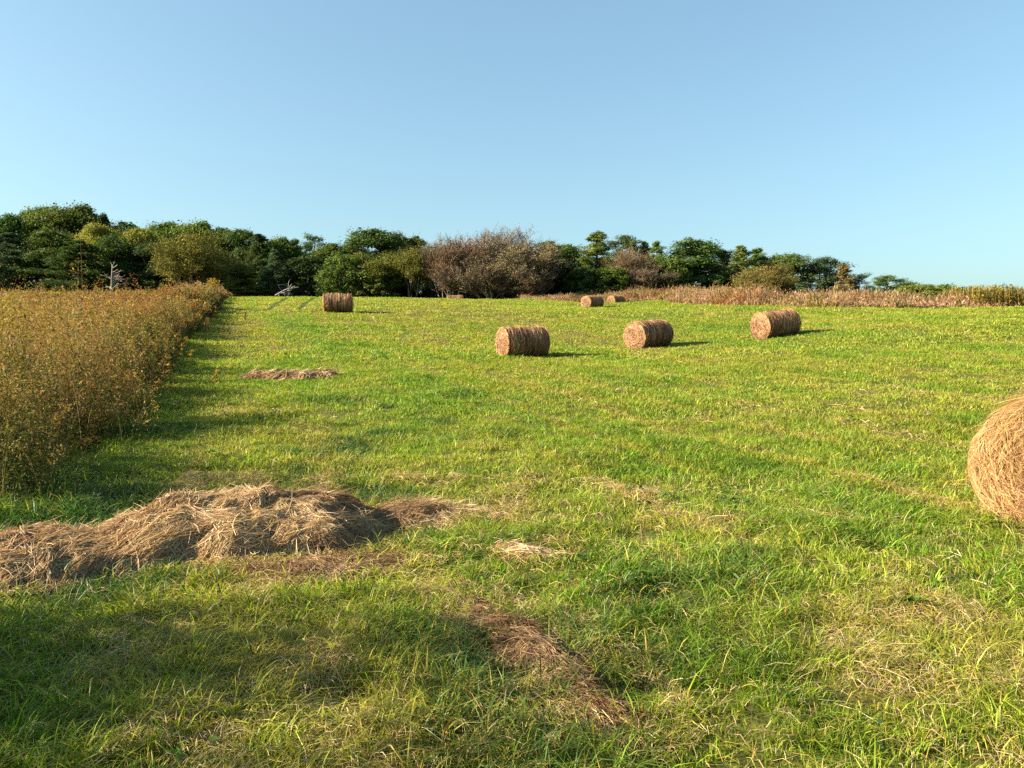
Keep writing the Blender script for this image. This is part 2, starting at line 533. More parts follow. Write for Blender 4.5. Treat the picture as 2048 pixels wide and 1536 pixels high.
BALE_PINK = [(.78, .485, .25), (.68, .40, .19), (.86, .58, .325), (.60, .335, .16)]
BALE_DARK = [(.50, .26, .145), (.40, .195, .105), (.60, .34, .19), (.28, .13, .07)]


def bale(loc, rz, meshes, label, sc=1.0, tilt=0.0):
    o = empty('hay_bale', loc, rz, (sc, sc, sc)); o.rotation_euler = (0, tilt, rz)
    tag(o, label, 'hay bale', 'round hay bales on the field')
    b = bpy.data.objects.new('body', meshes['body']); COL.objects.link(b); b.parent = o
    s = bpy.data.objects.new('wrapped_straw', meshes['wrapped_straw']); COL.objects.link(s); s.parent = b
    for e in meshes['ends']:
        k = bpy.data.objects.new('end_face', e); COL.objects.link(k); k.parent = o
    k = bpy.data.objects.new('twine', meshes['twine']); COL.objects.link(k); k.parent = b
    return o


rb = np.random.default_rng(55)
BALE_GOLD = [(.76, .48, .20), (.66, .38, .145), (.86, .59, .28), (.54, .30, .11)]
BALE_BROWN = [(.54, .31, .12), (.42, .23, .085), (.64, .40, .17), (.30, .155, .06)]
BM_NEAR = bale_parts(rb, 9000, 20000, .0036, seed=1, pal=(BALE_GOLD, BALE_BROWN))
BM = [bale_parts(rb, 4200, 2000, .014, R=r, L=l, seed=s) for s, r, l in ((2, .60, 1.70), (3, .62, 1.78), (4, .605, 1.74), (5, .62, 1.68), (6, .6, 1.75))]
BALES = [  # u, base row, depth, turn (deg), mesh, label
    (2128, 1052, 7.2, None, BM_NEAR, 'big coiled hay bale cut off by the right picture edge, nearest of all', 50),
    (1046, 711, 28.0, None, BM[0], 'hay bale right of centre casting a dark shadow, lowest in the row of three', 24),
    (1298, 694, 33.0, None, BM[1], 'middle hay bale in the row of three, broad end turned to the viewer', 37),
    (1553, 671, 33.5, None, BM[2], 'rightmost hay bale of the row of three, close below the tall tan grass', 23),
    (676, 623, 49.0, None, BM[3], 'lone hay bale on the left half of the field, in front of the dark wood', 12),
    (1185, 614, 72.0, None, BM[4], 'left and nearer bale of the far pair by the tan grass', 42),
    (1232, 610.5, 87.0, None, BM[2], 'right and farther bale of the far pair by the tan grass', 42),
    (911, 611, 89.0, None, BM[0], 'farthest hay bale with only its top showing over the crest', 3),
]
BALE_XY = []
def ground_hit(u, v, y0=3.0):
    """depth at which the ground is seen at photo pixel (u, v)"""
    for y in np.arange(y0, 20, .02):
        p = at(u, v, y)
        if p[2] <= gz(p[0], y, False): return y
    return y


for u, v, y, _, ms, lb, deg in BALES:
    if ms is BM_NEAR: y = ground_hit(u, v)
    if ms is BM_NEAR: y_face = y; y += .6
    p = at(u, v, y)
    BALE_XY.append((p[0], p[1]))
    z = gz(p[0], p[1])
    # slope along the axis
    a = math.radians(deg); dx, dy = math.cos(a) * .7, math.sin(a) * .7
    tilt = -math.atan2(gz(p[0] + dx, p[1] + dy, False) - gz(p[0] - dx, p[1] - dy, False), 1.4)
    bale((p[0], p[1], z - .03), a, ms, lb, (1056 - 795) / F * y_face / 1.11 if ms is BM_NEAR else .94 if v == 711 else .97 if y < 40 else 1.0, tilt)
BALE_XY = np.array(BALE_XY)

# ------------------------------------------------------------------ mown grass
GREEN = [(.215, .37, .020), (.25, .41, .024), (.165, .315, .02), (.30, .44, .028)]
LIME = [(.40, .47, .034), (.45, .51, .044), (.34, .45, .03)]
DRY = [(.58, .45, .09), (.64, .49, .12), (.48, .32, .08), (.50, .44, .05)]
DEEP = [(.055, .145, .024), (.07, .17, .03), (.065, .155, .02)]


def dryness(x, y):
    s = x + .345 * y
    st = fbm(s * .55, y * .05, 61, 3)
    pt = fbm(x * .55, y * .4, 63, 3)
    fine = fbm(x * 2.3, y * 1.6, 65, 2)
    d = .40 * st + .33 * pt + .27 * fine
    ph = (s + .25 * (fbm(y * .08, s * .3, 67, 2) - .5)) / 3.1
    fr = ph - np.floor(ph)
    line = np.exp(-((fr - .30) / .055) ** 2) + np.exp(-((fr - .78) / .055) ** 2)
    d = d + .18 * line * sstep(.32, .55, fbm(s * .3, y * .07, 68, 2)) * sstep(4, 9, y)
    right = sstep(-1.5, 2.5, x) * (1 - sstep(5, 11, y))
    mid = sstep(8, 13, y) * (1 - sstep(60, 85, y)) * .03
    return d + right * .05 + .02 * (y < 8) + mid - .045 - .06 * sstep(16, 30, y) * sstep(4, 14, x)


def lushness(x, y):
    return fbm(x * .8 + 50, y * .8, 71, 3)


def in_field(x, y):
    return (x > edge_x(y) - .8 - .02 * y) & (y < band_edge_y(x) + 2.0)


def scatter(y0, y1, dens, margin, rng):
    """uniform world scatter over the part of the field the photo could see between two depths"""
    xw = .70 * y1 + margin
    n = int((y1 - y0) * 2 * xw * dens)
    x = rng.uniform(-xw, xw, n); y = rng.uniform(y0, y1, n)
    ok = (np.abs(x) < .70 * y + margin) & in_field(x, y)
    return x[ok], y[ok]


def tracks(x, y):
    """two wheel tracks running up the far left of the field"""
    out = np.zeros_like(x)
    for (u0, v0, d0), (u1, v1, d1) in (((590, 598, 82), (535, 622, 49)), ((640, 598, 82), (596, 620, 50))):
        a = at(u0, v0, d0)[:2]; b = at(u1, v1, d1)[:2]; d = b - a
        t = np.clip(((x - a[0]) * d[0] + (y - a[1]) * d[1]) / (d @ d), 0, 1)
        out = np.maximum(out, 1 - sstep(.10, .24, np.hypot(x - a[0] - t * d[0], y - a[1] - t * d[1])))
    return out


def grass_zone(bag, y0, y1, dens, hmean, wid, K, margin, seed):
    rng = np.random.default_rng(seed)
    NB = 13                                               # blades per tuft
    tx, ty = scatter(y0, y1, dens / NB, margin, rng)
    nt_ = len(tx)
    nbl = rng.integers(5, NB * 2 - 4, nt_)
    ti = np.repeat(np.arange(nt_), nbl)
    trad = (.022 + .0030 * y0) * rng.lognormal(0, .4, nt_)
    ofs = rng.normal(0, 1, (len(ti), 2)) * trad[ti][:, None]
    x = tx[ti] + ofs[:, 0]; y = ty[ti] + ofs[:, 1]
    tone_t = rng.normal(0, 1, nt_); ht_t = rng.lognormal(0, .28, nt_)
    hh = heap_at(x, y)
    nearb = np.min(np.hypot(x[:, None] - BALE_XY[None, :, 0], y[:, None] - BALE_XY[None, :, 1]), 1)
    lush = lushness(x, y)
    dry = dryness(x, y)
    ex = x - edge_x(y)
    rk = rng.random(len(x))
    keep = (hh < .03) | ((rk < .09) & (hh < .12)) | (rk < .015)
    keep &= nearb > .42
    clump = fbm(x * 3.2, y * 3.2, 81, 2)
    p = (.35 + 1.1 * sstep(.3, .62, clump) - .45 * sstep(.54, .68, dry)) if y0 < 8 else (.8 + .4 * clump - .25 * sstep(.56, .7, dry))
    keep &= rng.random(len(x)) < p
    hol = np.zeros(len(x)); lee = np.zeros(len(x))
    if y0 < 8:
        for hx, hy, hr, _ in DENTS[:9]:
            hol = np.maximum(hol, np.exp(-((x - hx) ** 2 + (y - hy) ** 2 * 1.6) / (hr * .9) ** 2))
            lee = np.maximum(lee, np.exp(-((x - hx + hr * 1.5) ** 2 + (y - hy) ** 2) / (hr * .8) ** 2))
    keep &= rng.random(len(x)) > .93 * hol
    keep &= (tracks(x, y) < .5) | (rng.random(len(x)) < .25)
    x, y, lush, dry, ex, clump, hh, ti, ofs, lee = [a[keep] for a in (x, y, lush, dry, ex, clump, hh, ti, ofs, lee)]
    n = len(x)
    z = ground_z(x, y) + hh * .6 - .006
    h = hmean * (.55 + .7 * sstep(.35, .75, lush) + .35 * (clump - .5)) * rng.lognormal(0, .45, n)
    h *= 1 + 1.0 * lee
    h *= ht_t[ti] if y0 < 12 else ht_t[ti] ** .5
    h *= 1 - .35 * sstep(.52, .64, dry)
    h *= 1 + 1.2 * sstep(1.6, -.3, ex)                     # longer by the weeds
    left = sstep(.6, -1.4, x) * (1 - sstep(5, 6.5, y))
    h *= 1 + .55 * left
    h *= np.where(heap_at(x, y + .4) > .05, .55, 1)
    long_ = rng.random(n) < .018
    h = np.where(long_, h * 1.6, h)
    h = np.minimum(h, hmean * rng.uniform(2.0, 2.9, n) * (1 + .5 * sstep(1.6, -.3, ex)))
    # wind-combed lean plus random
    lean_a = np.where(rng.random(n) < .7, np.arctan2(ofs[:, 1], ofs[:, 0]) + rng.normal(0, .6, n), (fbm(x * .9, y * .9, 91, 2) - .5) * 7 + rng.normal(0, .8, n))
    lean = np.abs(rng.normal(.4, .3, n)) + .3 * (h / hmean > 1.3) + (rng.random(n) < .4) * rng.uniform(.2, 1.1, n)
    d = np.stack([np.cos(lean_a), np.sin(lean_a), np.zeros(n)], 1)
    t = np.linspace(0, 1, K)
    up = np.clip(1 - .45 * lean[:, None] * t[None] ** 2, .15, 1)
    P = np.stack([x, y, z], 1)[:, None] + (h[:, None] * t * up)[..., None] * np.array([0, 0, 1.]) \
        + (h[:, None] * lean[:, None] * (t[None] ** 1.8))[..., None] * d[:, None]
    fa = rng.uniform(0, 2 * PI, n)
    side = np.stack([np.cos(fa), np.sin(fa), rng.normal(0, .15, n)], 1)
    prof = {4: [1, .95, .7, .12], 3: [1, .8, .12], 2: [1, .2]}[K]
    w = wid * rng.uniform(.6, 1.4, (n, 1)) * (.75 + .4 * (h / hmean))[:, None].clip(.5, 1.6) * np.array(prof)[None]
    # colour of the blade itself
    g = pick(GREEN, n, rng); l = pick(LIME, n, rng); dr = pick(DRY, n, rng); dp = pick(DEEP, n, rng)
    fl = sstep(.29, .53, dry + rng.normal(0, .05, n))[:, None]
    fd = sstep(.46, .72, dry + rng.normal(0, .10, n))[:, None]
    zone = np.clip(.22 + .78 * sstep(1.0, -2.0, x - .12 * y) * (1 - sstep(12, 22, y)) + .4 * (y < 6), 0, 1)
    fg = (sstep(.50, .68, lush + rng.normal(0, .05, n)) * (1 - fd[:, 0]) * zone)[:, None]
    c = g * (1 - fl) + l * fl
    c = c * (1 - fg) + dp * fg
    c = c * (1 - fd) + dr * fd
    q = rng.random(n) < (.07 if y0 < 12 else .025)
    c[q] = dr[q]
    c = c * np.clip(1 + (.18 if y0 < 10 else .09) * tone_t[ti] + rng.normal(0, .22, n), .35, 1.7)[:, None]
    tk = tracks(x, y) > .4
    c[tk] = dp[tk] * .8; h = np.where(tk, h * .6, h)
    c = np.clip(c, .004, .8)
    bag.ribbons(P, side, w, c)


gb = Bag()
grass_zone(gb, 1.2, 4.6, 8200, .080, .0036, 4, 1.6, 1)
grass_zone(gb, 4.6, 8, 4600, .078, .005, 4, 1.6, 2)
grass_zone(gb, 8, 14, 2900, .07, .0062, 3, 2.0, 3)
grass_zone(gb, 14, 26, 1300, .075, .0098, 3, 3.0, 4)
grass_zone(gb, 26, 48, 470, .08, .0185, 3, 4.0, 5)
grass_zone(gb, 48, 97, 150, .095, .036, 2, 5.0, 6)
# broad leaved weeds and clover low in the near grass
rng = np.random.default_rng(9)
x, y = scatter(2.2, 14, .9, 1.5, rng)
sel = (heap_at(x, y) < .01); x, y = x[sel], y[sel]
for cx_, cy_ in zip(x, y):
    m = int(rng.integers(8, 34)); r = rng.uniform(.04, .16)
    px, py = cx_ + rng.normal(0, r, m), cy_ + rng.normal(0, r, m)
    c = np.stack([px, py, ground_z(px, py) + rng.uniform(.03, .085, m)], 1)
    nr = norm(np.array([0, 0, 1.]) + rng.normal(0, .45, (m, 3))); a = norm(np.cross(nr, rvec(m, rng))); b = np.cross(nr, a)
    sz = rng.uniform(.011, .024) * rng.lognormal(0, .3, (m, 1))
    gb.leaves(c, a * sz, b * sz * rng.uniform(.4, .85), pick(DEEP + GREEN[:1], m, rng, .2))
grass = gb.build('field_grass', M_GRASS)
tag(grass, 'short mown green hay field grass with yellow dry streaks', 'grass', kind='stuff')

# cut straw lying in the grass
lb_ = Bag()
for (y0, y1, dens, wid, ln, sd) in ((1.2, 5, 4200, .0028, .10, 21), (5, 9, 1900, .0042, .12, 22), (9, 18, 90, .007, .12, 23), (18, 48, 6, .014, .2, 24)):
    rng = np.random.default_rng(sd)
    x, y = scatter(y0, y1, dens, 2, rng)
    dr = dryness(x, y) + .05 * fbm(x * 4, y * 3, 66, 2)
    ff = .10 + .9 * sstep(.46, .62, dr)
    for (hx, hy, hr) in ((-1.9, 4.0, .5), (.25, 3.3, .35), (2.1, 6.9, .22), (1.4, 8.2, .3), (2.9, 7.0, .25), (.1, 28.0, .9), (26.0, 80, 2), (20, 78, 2)):
        ff = np.maximum(ff, 1.1 * np.exp(-((x - hx) ** 2 + (y - hy) ** 2) / hr ** 2))
    if y1 < 10:                                          # stems shed round the heaps
        rim = np.zeros(len(x))
        for ox, oy in ((.13, 0), (-.13, 0), (0, .13), (0, -.13), (.25, -.1), (-.2, -.22), (.1, -.3)):
            rim = np.maximum(rim, heap_at(x + ox, y + oy))
        ff = np.maximum(ff, .75 * (rim > .015))
    keep = (rng.random(len(x)) < ff) & (heap_at(x, y) < .06) & (x > edge_x(y))
    x, y = x[keep], y[keep]; n = len(x)
    a = rng.uniform(0, 2 * PI, n); L = ln * rng.lognormal(0, .4, n); t = np.linspace(-.5, .5, 3)
    px = x[:, None] + np.cos(a)[:, None] * L[:, None] * t; py = y[:, None] + np.sin(a)[:, None] * L[:, None] * t
    pz = ground_z(px.ravel(), py.ravel()).reshape(px.shape) + rng.uniform(.012, .06, (n, 1)) + rng.normal(0, .22, (n, 1)) * L[:, None] * t + .02 * (1 - 4 * t ** 2)
    P = np.stack([px, py, pz], -1)
    dv = norm(P[:, -1] - P[:, 0]); side = norm(np.cross(dv, np.array([[0, 0, 1.]])) + rng.normal(0, .4, (n, 3)))
    c = pick(STRAW_PALE + DRY, n, rng)
    lb_.ribbons(P, side, wid * rng.uniform(.6, 1.3, (n, 1)) * np.array([[.7, 1, .5]]), c)
tag(lb_.build('hay_litter', M_STRAW), 'thin dry cut straw scattered flat through the mown grass', 'hay', kind='stuff')

# ------------------------------------------------------------------ weeds on the left
W_RUST = [(.36, .165, .05), (.28, .125, .042), (.44, .22, .07)]
W_GOLD = [(.40, .275, .05), (.46, .32, .055), (.33, .23, .05)]
W_OLIVE = [(.13, .15, .026), (.18, .18, .034), (.10, .13, .025)]
W_TAN = [(.42, .28, .14), (.50, .35, .19), (.34, .22, .10)]
W_GRN = [(.05, .09, .02), (.07, .115, .025)]


def weed_zone(bag, y0, y1, dens, nleaf, lsz, swid, seed, hm):
    rng = np.random.default_rng(seed)
    n = int((y1 - y0) * (4.5 + .36 * y1 + 2) * dens)
    y = rng.uniform(y0, y1, n)
    wl = np.maximum(.36 * np.maximum(y, 0) + 2.5, 4.5)
    off = rng.uniform(0, 1, n) ** 1.4 * (4.5 + .36 * y1 + 2)
    ok = (off < wl) & ~((y > 3.7) & (y < 7.0) & (off < 2.6 + .8 * np.sin(y * 3)))      # the unmown edge steps back here
    y, off = y[ok], off[ok]
    x = edge_x(y) + .1 - off + rng.normal(0, .2, len(y)) + (rng.random(len(y)) < .02) * rng.exponential(.4, len(y)); n = len(x); off = np.maximum(off, 0)
    fall = (x < -.69 * y - 9)
    x, y, off = x[~fall], y[~fall], off[~fall]; n = len(x)
    z = ground_z(x, y) - .02
    lump = fbm(x * .55, y * .45, 141, 3)
    hm = hm * (1 - .5 * sstep(26, 60, y) * sstep(1.5, 5, off)) * (1 - .22 * sstep(45, 62, y) * (1 - sstep(5, 12, off)))
    hm = hm * (1 + .85 * (1 - sstep(2.4, 3.8, y)) * sstep(.9, 2.2, off)) * (1 + .25 * sstep(5, 7, y) * (1 - sstep(12, 16, y)))  # first factor: unseen weeds beside the camera made taller to shade the foreground
    h = hm * (.22 + 1.5 * lump) * rng.lognormal(0, .2, n) * (.42 + .58 * sstep(0, 1.0, off)) + .05
    thin = sstep(.25, .5, fbm(x * 1.2, y * 1.2, 142, 2) + .25 * sstep(0, 1, off))
    la = rng.uniform(0, 2 * PI, n); ln = np.abs(rng.normal(.18, .16, n))
    d = np.stack([np.cos(la), np.sin(la), np.zeros(n)], 1)
    K = 4; t = np.linspace(0, 1, K)
    base = np.stack([x, y, z], 1)

    def curve(tt):
        return base[:, None] + (h[:, None] * tt * (1 - .25 * ln[:, None] * tt))[..., None] * np.array([0, 0, 1.]) + (h[:, None] * ln[:, None] * tt ** 1.7)[..., None] * d[:, None]
    fa = rng.uniform(0, PI, n); side = np.stack([np.cos(fa), np.sin(fa), np.zeros(n)], 1)
    zone = .5 + 1.5 * (fbm(x * .22 + 7, y * .16, 151, 3) - .5); z2 = fbm(x * .6, y * .4, 152, 2)
    kind = np.where(zone > .70, 1, np.where(zone > .30, 0, 2))
    kind = np.where((off < 1.3) & (y < 60) & (rng.random(n) < .6), np.where(z2 > .45, 2, 1), kind)
    kind = np.where((off < 2.5) & (y > 58) & (rng.random(n) < .7), 3, kind)
    kind = np.where((off > 7) & (y > 22) & (rng.random(n) < .7), 1, kind)
    kind = np.where((y < 9), np.where(z2 > .55, 1, np.where(z2 > .38, 2, 4)), kind)
    kind = np.where(rng.random(n) < .2, rng.integers(0, 4, n), kind)
    pals = [W_RUST, W_GOLD, W_OLIVE, W_TAN, W_GRN]

    gap = fbm(x * 1.1 + 5, y * .9, 143, 2)
    hsel = rng.random(n) < sstep(.28, .42, gap)
    h = np.where(hsel, h, h * .35)

    def colour(k):
        c = np.zeros((len(k), 3))
        for i, pl in enumerate(pals):
            m = k == i
            if m.any(): c[m] = pick(pl, m.sum(), rng, .2)
        return c
    P = curve(np.broadcast_to(t, (n, K)))
    sc_ = colour(kind) * .75 + np.array([.06, .04, .02])
    bag.ribbons(P, side, np.broadcast_to(np.array([1., .85, .6, .3]) * swid, (n, K)), sc_)
    # leaves and small seed heads up the stems
    m = nleaf
    tl = np.clip(rng.beta(1.6, 1.15, (n, m)), .06, 1)
    c = curve(tl).reshape(-1, 3)
    spread = (h[:, None] * .13 * (1.25 - tl) + .03).reshape(-1, 1)
    c = c + rvec(n * m, rng) * spread * rng.uniform(.2, 1.6, (n * m, 1)) * np.array([1, 1, .55])
    kk = np.repeat(kind, m)
    sw_ = rng.random(n * m)
    kk = np.where((tl.ravel() < .6) & (sw_ < .75), np.where(sw_ < .45, 4, 2), kk)
    kk = np.where((tl.ravel() > .72) & (sw_ < .34), np.where(sw_ < .26, 1, 3), kk)
    a = rvec(n * m, rng); b = norm(np.cross(a, rvec(n * m, rng)))
    s = lsz * rng.lognormal(0, .35, (n * m, 1)) * (1 + .9 * np.repeat((y < 3.9) * (off > .9), m)[:, None])  # larger leaves on those unseen weeds, added to thicken their shade
    bag.leaves(c, a * s, b * s * .38, colour(kk))
    # long bent grass stems among them
    g = int(n * 2.2); ii = rng.integers(0, n, g)
    gh = h[ii] * rng.uniform(.5, 1.12, g); ga = rng.uniform(0, 2 * PI, g); gl = np.abs(rng.normal(.45, .35, g))
    gd = np.stack([np.cos(ga), np.sin(ga), np.zeros(g)], 1)
    gp = base[ii] + np.concatenate([rng.normal(0, .15, (g, 2)), np.zeros((g, 1))], 1)
    tt = np.linspace(0, 1, 5)
    GP = gp[:, None] + (gh[:, None] * tt * (1 - .4 * gl[:, None] * tt ** 2).clip(.2))[..., None] * np.array([0, 0, 1.]) + (gh[:, None] * gl[:, None] * tt ** 2)[..., None] * gd[:, None]
    gs = rng.uniform(0, PI, g); gside = np.stack([np.cos(gs), np.sin(gs), np.zeros(g)], 1)
    gk = np.where(rng.random(g) < .62, 3, np.where(rng.random(g) < .5, 2, 4))
    bag.ribbons(GP, gside, np.broadcast_to(np.array([1, .9, .75, .5, .2]) * swid * .8, (g, 5)), colour(gk))


wb = Bag()
weed_zone(wb, -2, 9, 28, 150, .016, .0050, 31, 1.35)
weed_zone(wb, 9, 18, 28, 125, .019, .007, 32, 1.35)
weed_zone(wb, 18, 38, 18, 100, .030, .011, 33, 1.3)
weed_zone(wb, 38, 68, 10, 64, .055, .019, 34, 1.25)
weed_zone(wb, 68, 112, 6, 36, .09, .034, 35, 1.2)
tag(wb.build('meadow_weeds', M_WEED), 'unmown brown and golden meadow weeds along the left side', 'weeds', kind='stuff')

# ------------------------------------------------------------------ tall tan grass on the right
T_PINK = [(.43, .255, .14), (.49, .315, .18), (.35, .19, .10), (.53, .37, .22)]
tb_ = Bag()
rng = np.random.default_rng(41)
n = 80000
bx = rng.uniform(0, 1, n) ** 1.05 * 58 + .8
by = band_edge_y(bx)
steep = rng.random(n) < .35                             # the part of the edge that runs away from the camera
ty = rng.uniform(62, 93, n)
bx = np.where(steep, np.interp(ty, [62, 63, 84, 92], [18.2, 17.6, 15.5, 10.7]), bx); by = np.where(steep, ty, by)
wob = (fbm(bx * .25, by * .25, 43, 2) - .5) * 3
off = rng.uniform(0, 1, n) ** 1.25 * 13
dirn = norm(np.stack([bx * .8 + np.where(steep, 20, 0), by + 0 * bx], 1))
x = bx + dirn[:, 0] * (off + wob); y = by + dirn[:, 1] * (off + wob)
lp = fbm(x * .3, y * .3, 44, 3)
rise = sstep(0, 3.5, off)
short = sstep(3, 16, x) * (1 - .75 * sstep(18, 32, x))
h = (.62 + .44 * short) * (.05 + 1.75 * lp) * (.40 + .65 * rise) * rng.lognormal(0, .18, n)
ok = rng.random(n) < 2.2 * (lp - .2)
x, y, h, lp, off = [a[ok] for a in (x, y, h, lp, off)]; n = len(x)
la = rng.normal(.4, 1.4, n); ln = np.abs(rng.normal(.45, .32, n))
d = np.stack([np.cos(la), np.sin(la), np.zeros(n)], 1)
t = np.linspace(0, 1, 4)
P = np.stack([x, y, ground_z(x, y) - .02], 1)[:, None] + (h[:, None] * t * (1 - .3 * ln[:, None] * t))[..., None] * np.array([0, 0, 1.]) + (h[:, None] * ln[:, None] * t ** 1.8)[..., None] * d[:, None]
fa = rng.uniform(0, PI, n); side = np.stack([np.cos(fa), np.sin(fa), np.zeros(n)], 1)
cc = pick(T_PINK, n, rng)
rr = fbm(x * .5, y * .5, 45, 2)
yl = (rr > .66) & (rng.random(n) < .5); cc[yl] = pick(W_GOLD, yl.sum(), rng)
gn = (fbm(x * .8, y * .8, 46, 2) > .6) & (rng.random(n) < .5); cc[gn] = pick(W_OLIVE, gn.sum(), rng)
rd = (rr < .36) & (rng.random(n) < .6); cc[rd] = pick(W_RUST, rd.sum(), rng)
tb_.ribbons(P, side, (.022 + .0002 * y)[:, None] * np.array([[.9, 1, .9, .35]]), cc)
# seed heads
k = rng.integers(0, n, n)
a = norm(np.array([[0, 0, 1.]]) + rng.normal(0, .6, (n, 3))); b = norm(np.cross(a, rvec(n, rng)))
s_ = rng.uniform(.06, .15, (n, 1))
tb_.leaves(P[k, 3] + rng.normal(0, .07, (n, 3)) - np.array([0, 0, 1]) * rng.uniform(0, .35, (n, 1)) * h[k][:, None], a * s_, b * s_ * .33, cc[k])
tag(tb_.build('tall_dry_grass', M_WEED), 'tall pinkish tan dry grass along the crest at the right', 'grass', kind='stuff')

# ------------------------------------------------------------------ trees
BARK = np.array([.13, .10, .075])


def limb(p0, p1, r0, r1, bag, rng, col, k=6, n=6, wob=.06):
    t = np.linspace(0, 1, n)[:, None]
    L = np.linalg.norm(np.asarray(p1) - np.asarray(p0))
    pts = np.asarray(p0) * (1 - t) + np.asarray(p1) * t + np.sin(t * PI) * rng.normal(0, wob * L, (1, 3)) + rng.normal(0, wob * .2 * L, (n, 3)) * (t * (1 - t) * 4)
    bag.tube(pts, r0 + (r1 - r0) * t[:, 0], col, k)
    return pts


def clump_leaves(bag, centers, radii, per, size, rng, flat=1.0, pal=None, elong=.6, updir=.25):
    for c, r in zip(centers, radii):
        m = max(8, int(per * rng.uniform(.7, 1.3)))
        dv = rvec(m, rng)
        rr = r * rng.uniform(.25, 1.0, (m, 1)) ** .5 * (1 + .25 * rng.normal(size=(m, 1)))
        p = c + dv * rr * np.array([1, 1, flat])
        nrm = norm(dv + rng.normal(0, .55, (m, 3)) + np.array([0, 0, updir]))
        a = norm(np.cross(nrm, rvec(m, rng))); b = np.cross(nrm, a)
        s = size * rng.lognormal(0, .3, (m, 1))
        tone = rng.normal(1, .16)
        col = pick(pal, m, rng, .16) * tone
        bag.leaves(p, a * s, b * s * elong, np.clip(col, .01, 1.5))


def make_broadleaf(seed, low=.12):
    """10 m tall, about 7 m wide"""
    rng = np.random.default_rng(seed)
    tr, cr = Bag(), Bag()
    top = limb((0, 0, -.3), (rng.normal(0, .3), rng.normal(0, .3), 6.5), .26, .10, tr, rng, BARK, 8, 9, .03)
    cents, rads = [], []
    for i in range(11):
        z0 = rng.uniform(1.4, 6); a = i * 2.4 + rng.normal(0, .4)
        zz = np.interp(z0, [1.4, 4, 6], [2.6, 2.8, 1.6]) * rng.uniform(.7, 1.1)
        p0 = top[min(8, int(z0 / 6.8 * 8))]
        e = p0 + np.array([math.cos(a) * zz, math.sin(a) * zz, rng.uniform(.6, 2.2)])
        pts = limb(p0, e, .09, .025, tr, rng, BARK, 5, 6)
    lobes = []
    for i in range(int(rng.integers(9, 12))):
        a = rng.uniform(0, 2 * PI); q = rng.uniform(.1, 1) ** .5
        z = rng.uniform(3.2, 8.0)
        R = 1.9 * (1 - .35 * abs(z - 5.5) / 3)
        lobes.append((np.array([math.cos(a) * q * R, math.sin(a) * q * R, z]), rng.uniform(1.5, 2.3)))
    lobes.append((np.array([rng.normal(0, .3), rng.normal(0, .3), 8.6]), 1.25))
    for i in range(5):
        a = i * 1.26 + rng.uniform(0, .8)
        lobes.append((np.array([math.cos(a) * 2.1, math.sin(a) * 2.1, rng.uniform(low * 10, 3.4)]), rng.uniform(1.2, 1.7)))
    for c, R in lobes:
        m = int(13 * R)
        dv = rvec(m, rng); dv[:, 2] = np.abs(dv[:, 2]) * .9 - .25
        for d_ in dv:
            cents.append(c + d_ * R * rng.uniform(.6, 1.02)); rads.append(R * rng.uniform(.28, .6))
    clump_leaves(cr, cents, rads, 115, .098, rng, .75, [(1, 1, 1), (.82, .95, .85), (1.2, 1.1, .8)], .62)
    return tr.build('trunk', M_BARK, link=False, smooth=True), cr.build('crown', M_LEAF, link=False)


def make_bush(seed):
    """low tree, leafy to the ground: 10 units tall, 10 wide before scaling"""
    rng = np.random.default_rng(seed)
    tr, cr = Bag(), Bag()
    limb((0, 0, -.3), (rng.normal(0, .3), rng.normal(0, .3), 6), .25, .06, tr, rng, BARK, 7, 7, .05)
    cents, rads = [], []
    for i in range(7):
        a = i * .9 + rng.normal(0, .2)
        limb((0, 0, .5), (math.cos(a) * 2.6, math.sin(a) * 2.6, rng.uniform(3, 7)), .12, .03, tr, rng, BARK, 5, 6)
    for i in range(150):
        z = rng.uniform(0, 1) ** .9
        R = 4.6 * math.sqrt(max(.02, 1 - ((z - .32) / .7) ** 2)) * (.8 + .4 * vnoise(np.array([i * .37]), np.array([z * 5]), seed)[0])
        a = rng.uniform(0, 2 * PI); q = rng.uniform(.35, 1) ** .5
        cents.append(np.array([math.cos(a) * R * q, math.sin(a) * R * q, .3 + z * 9.2])); rads.append(rng.uniform(.55, 1.1))
    clump_leaves(cr, cents, rads, 110, .17, rng, .9, [(1, 1, 1), (.82, .95, .85), (1.2, 1.1, .8)], .6)
    return tr.build('trunk', M_BARK, link=False, smooth=True), cr.build('crown', M_LEAF, link=False)


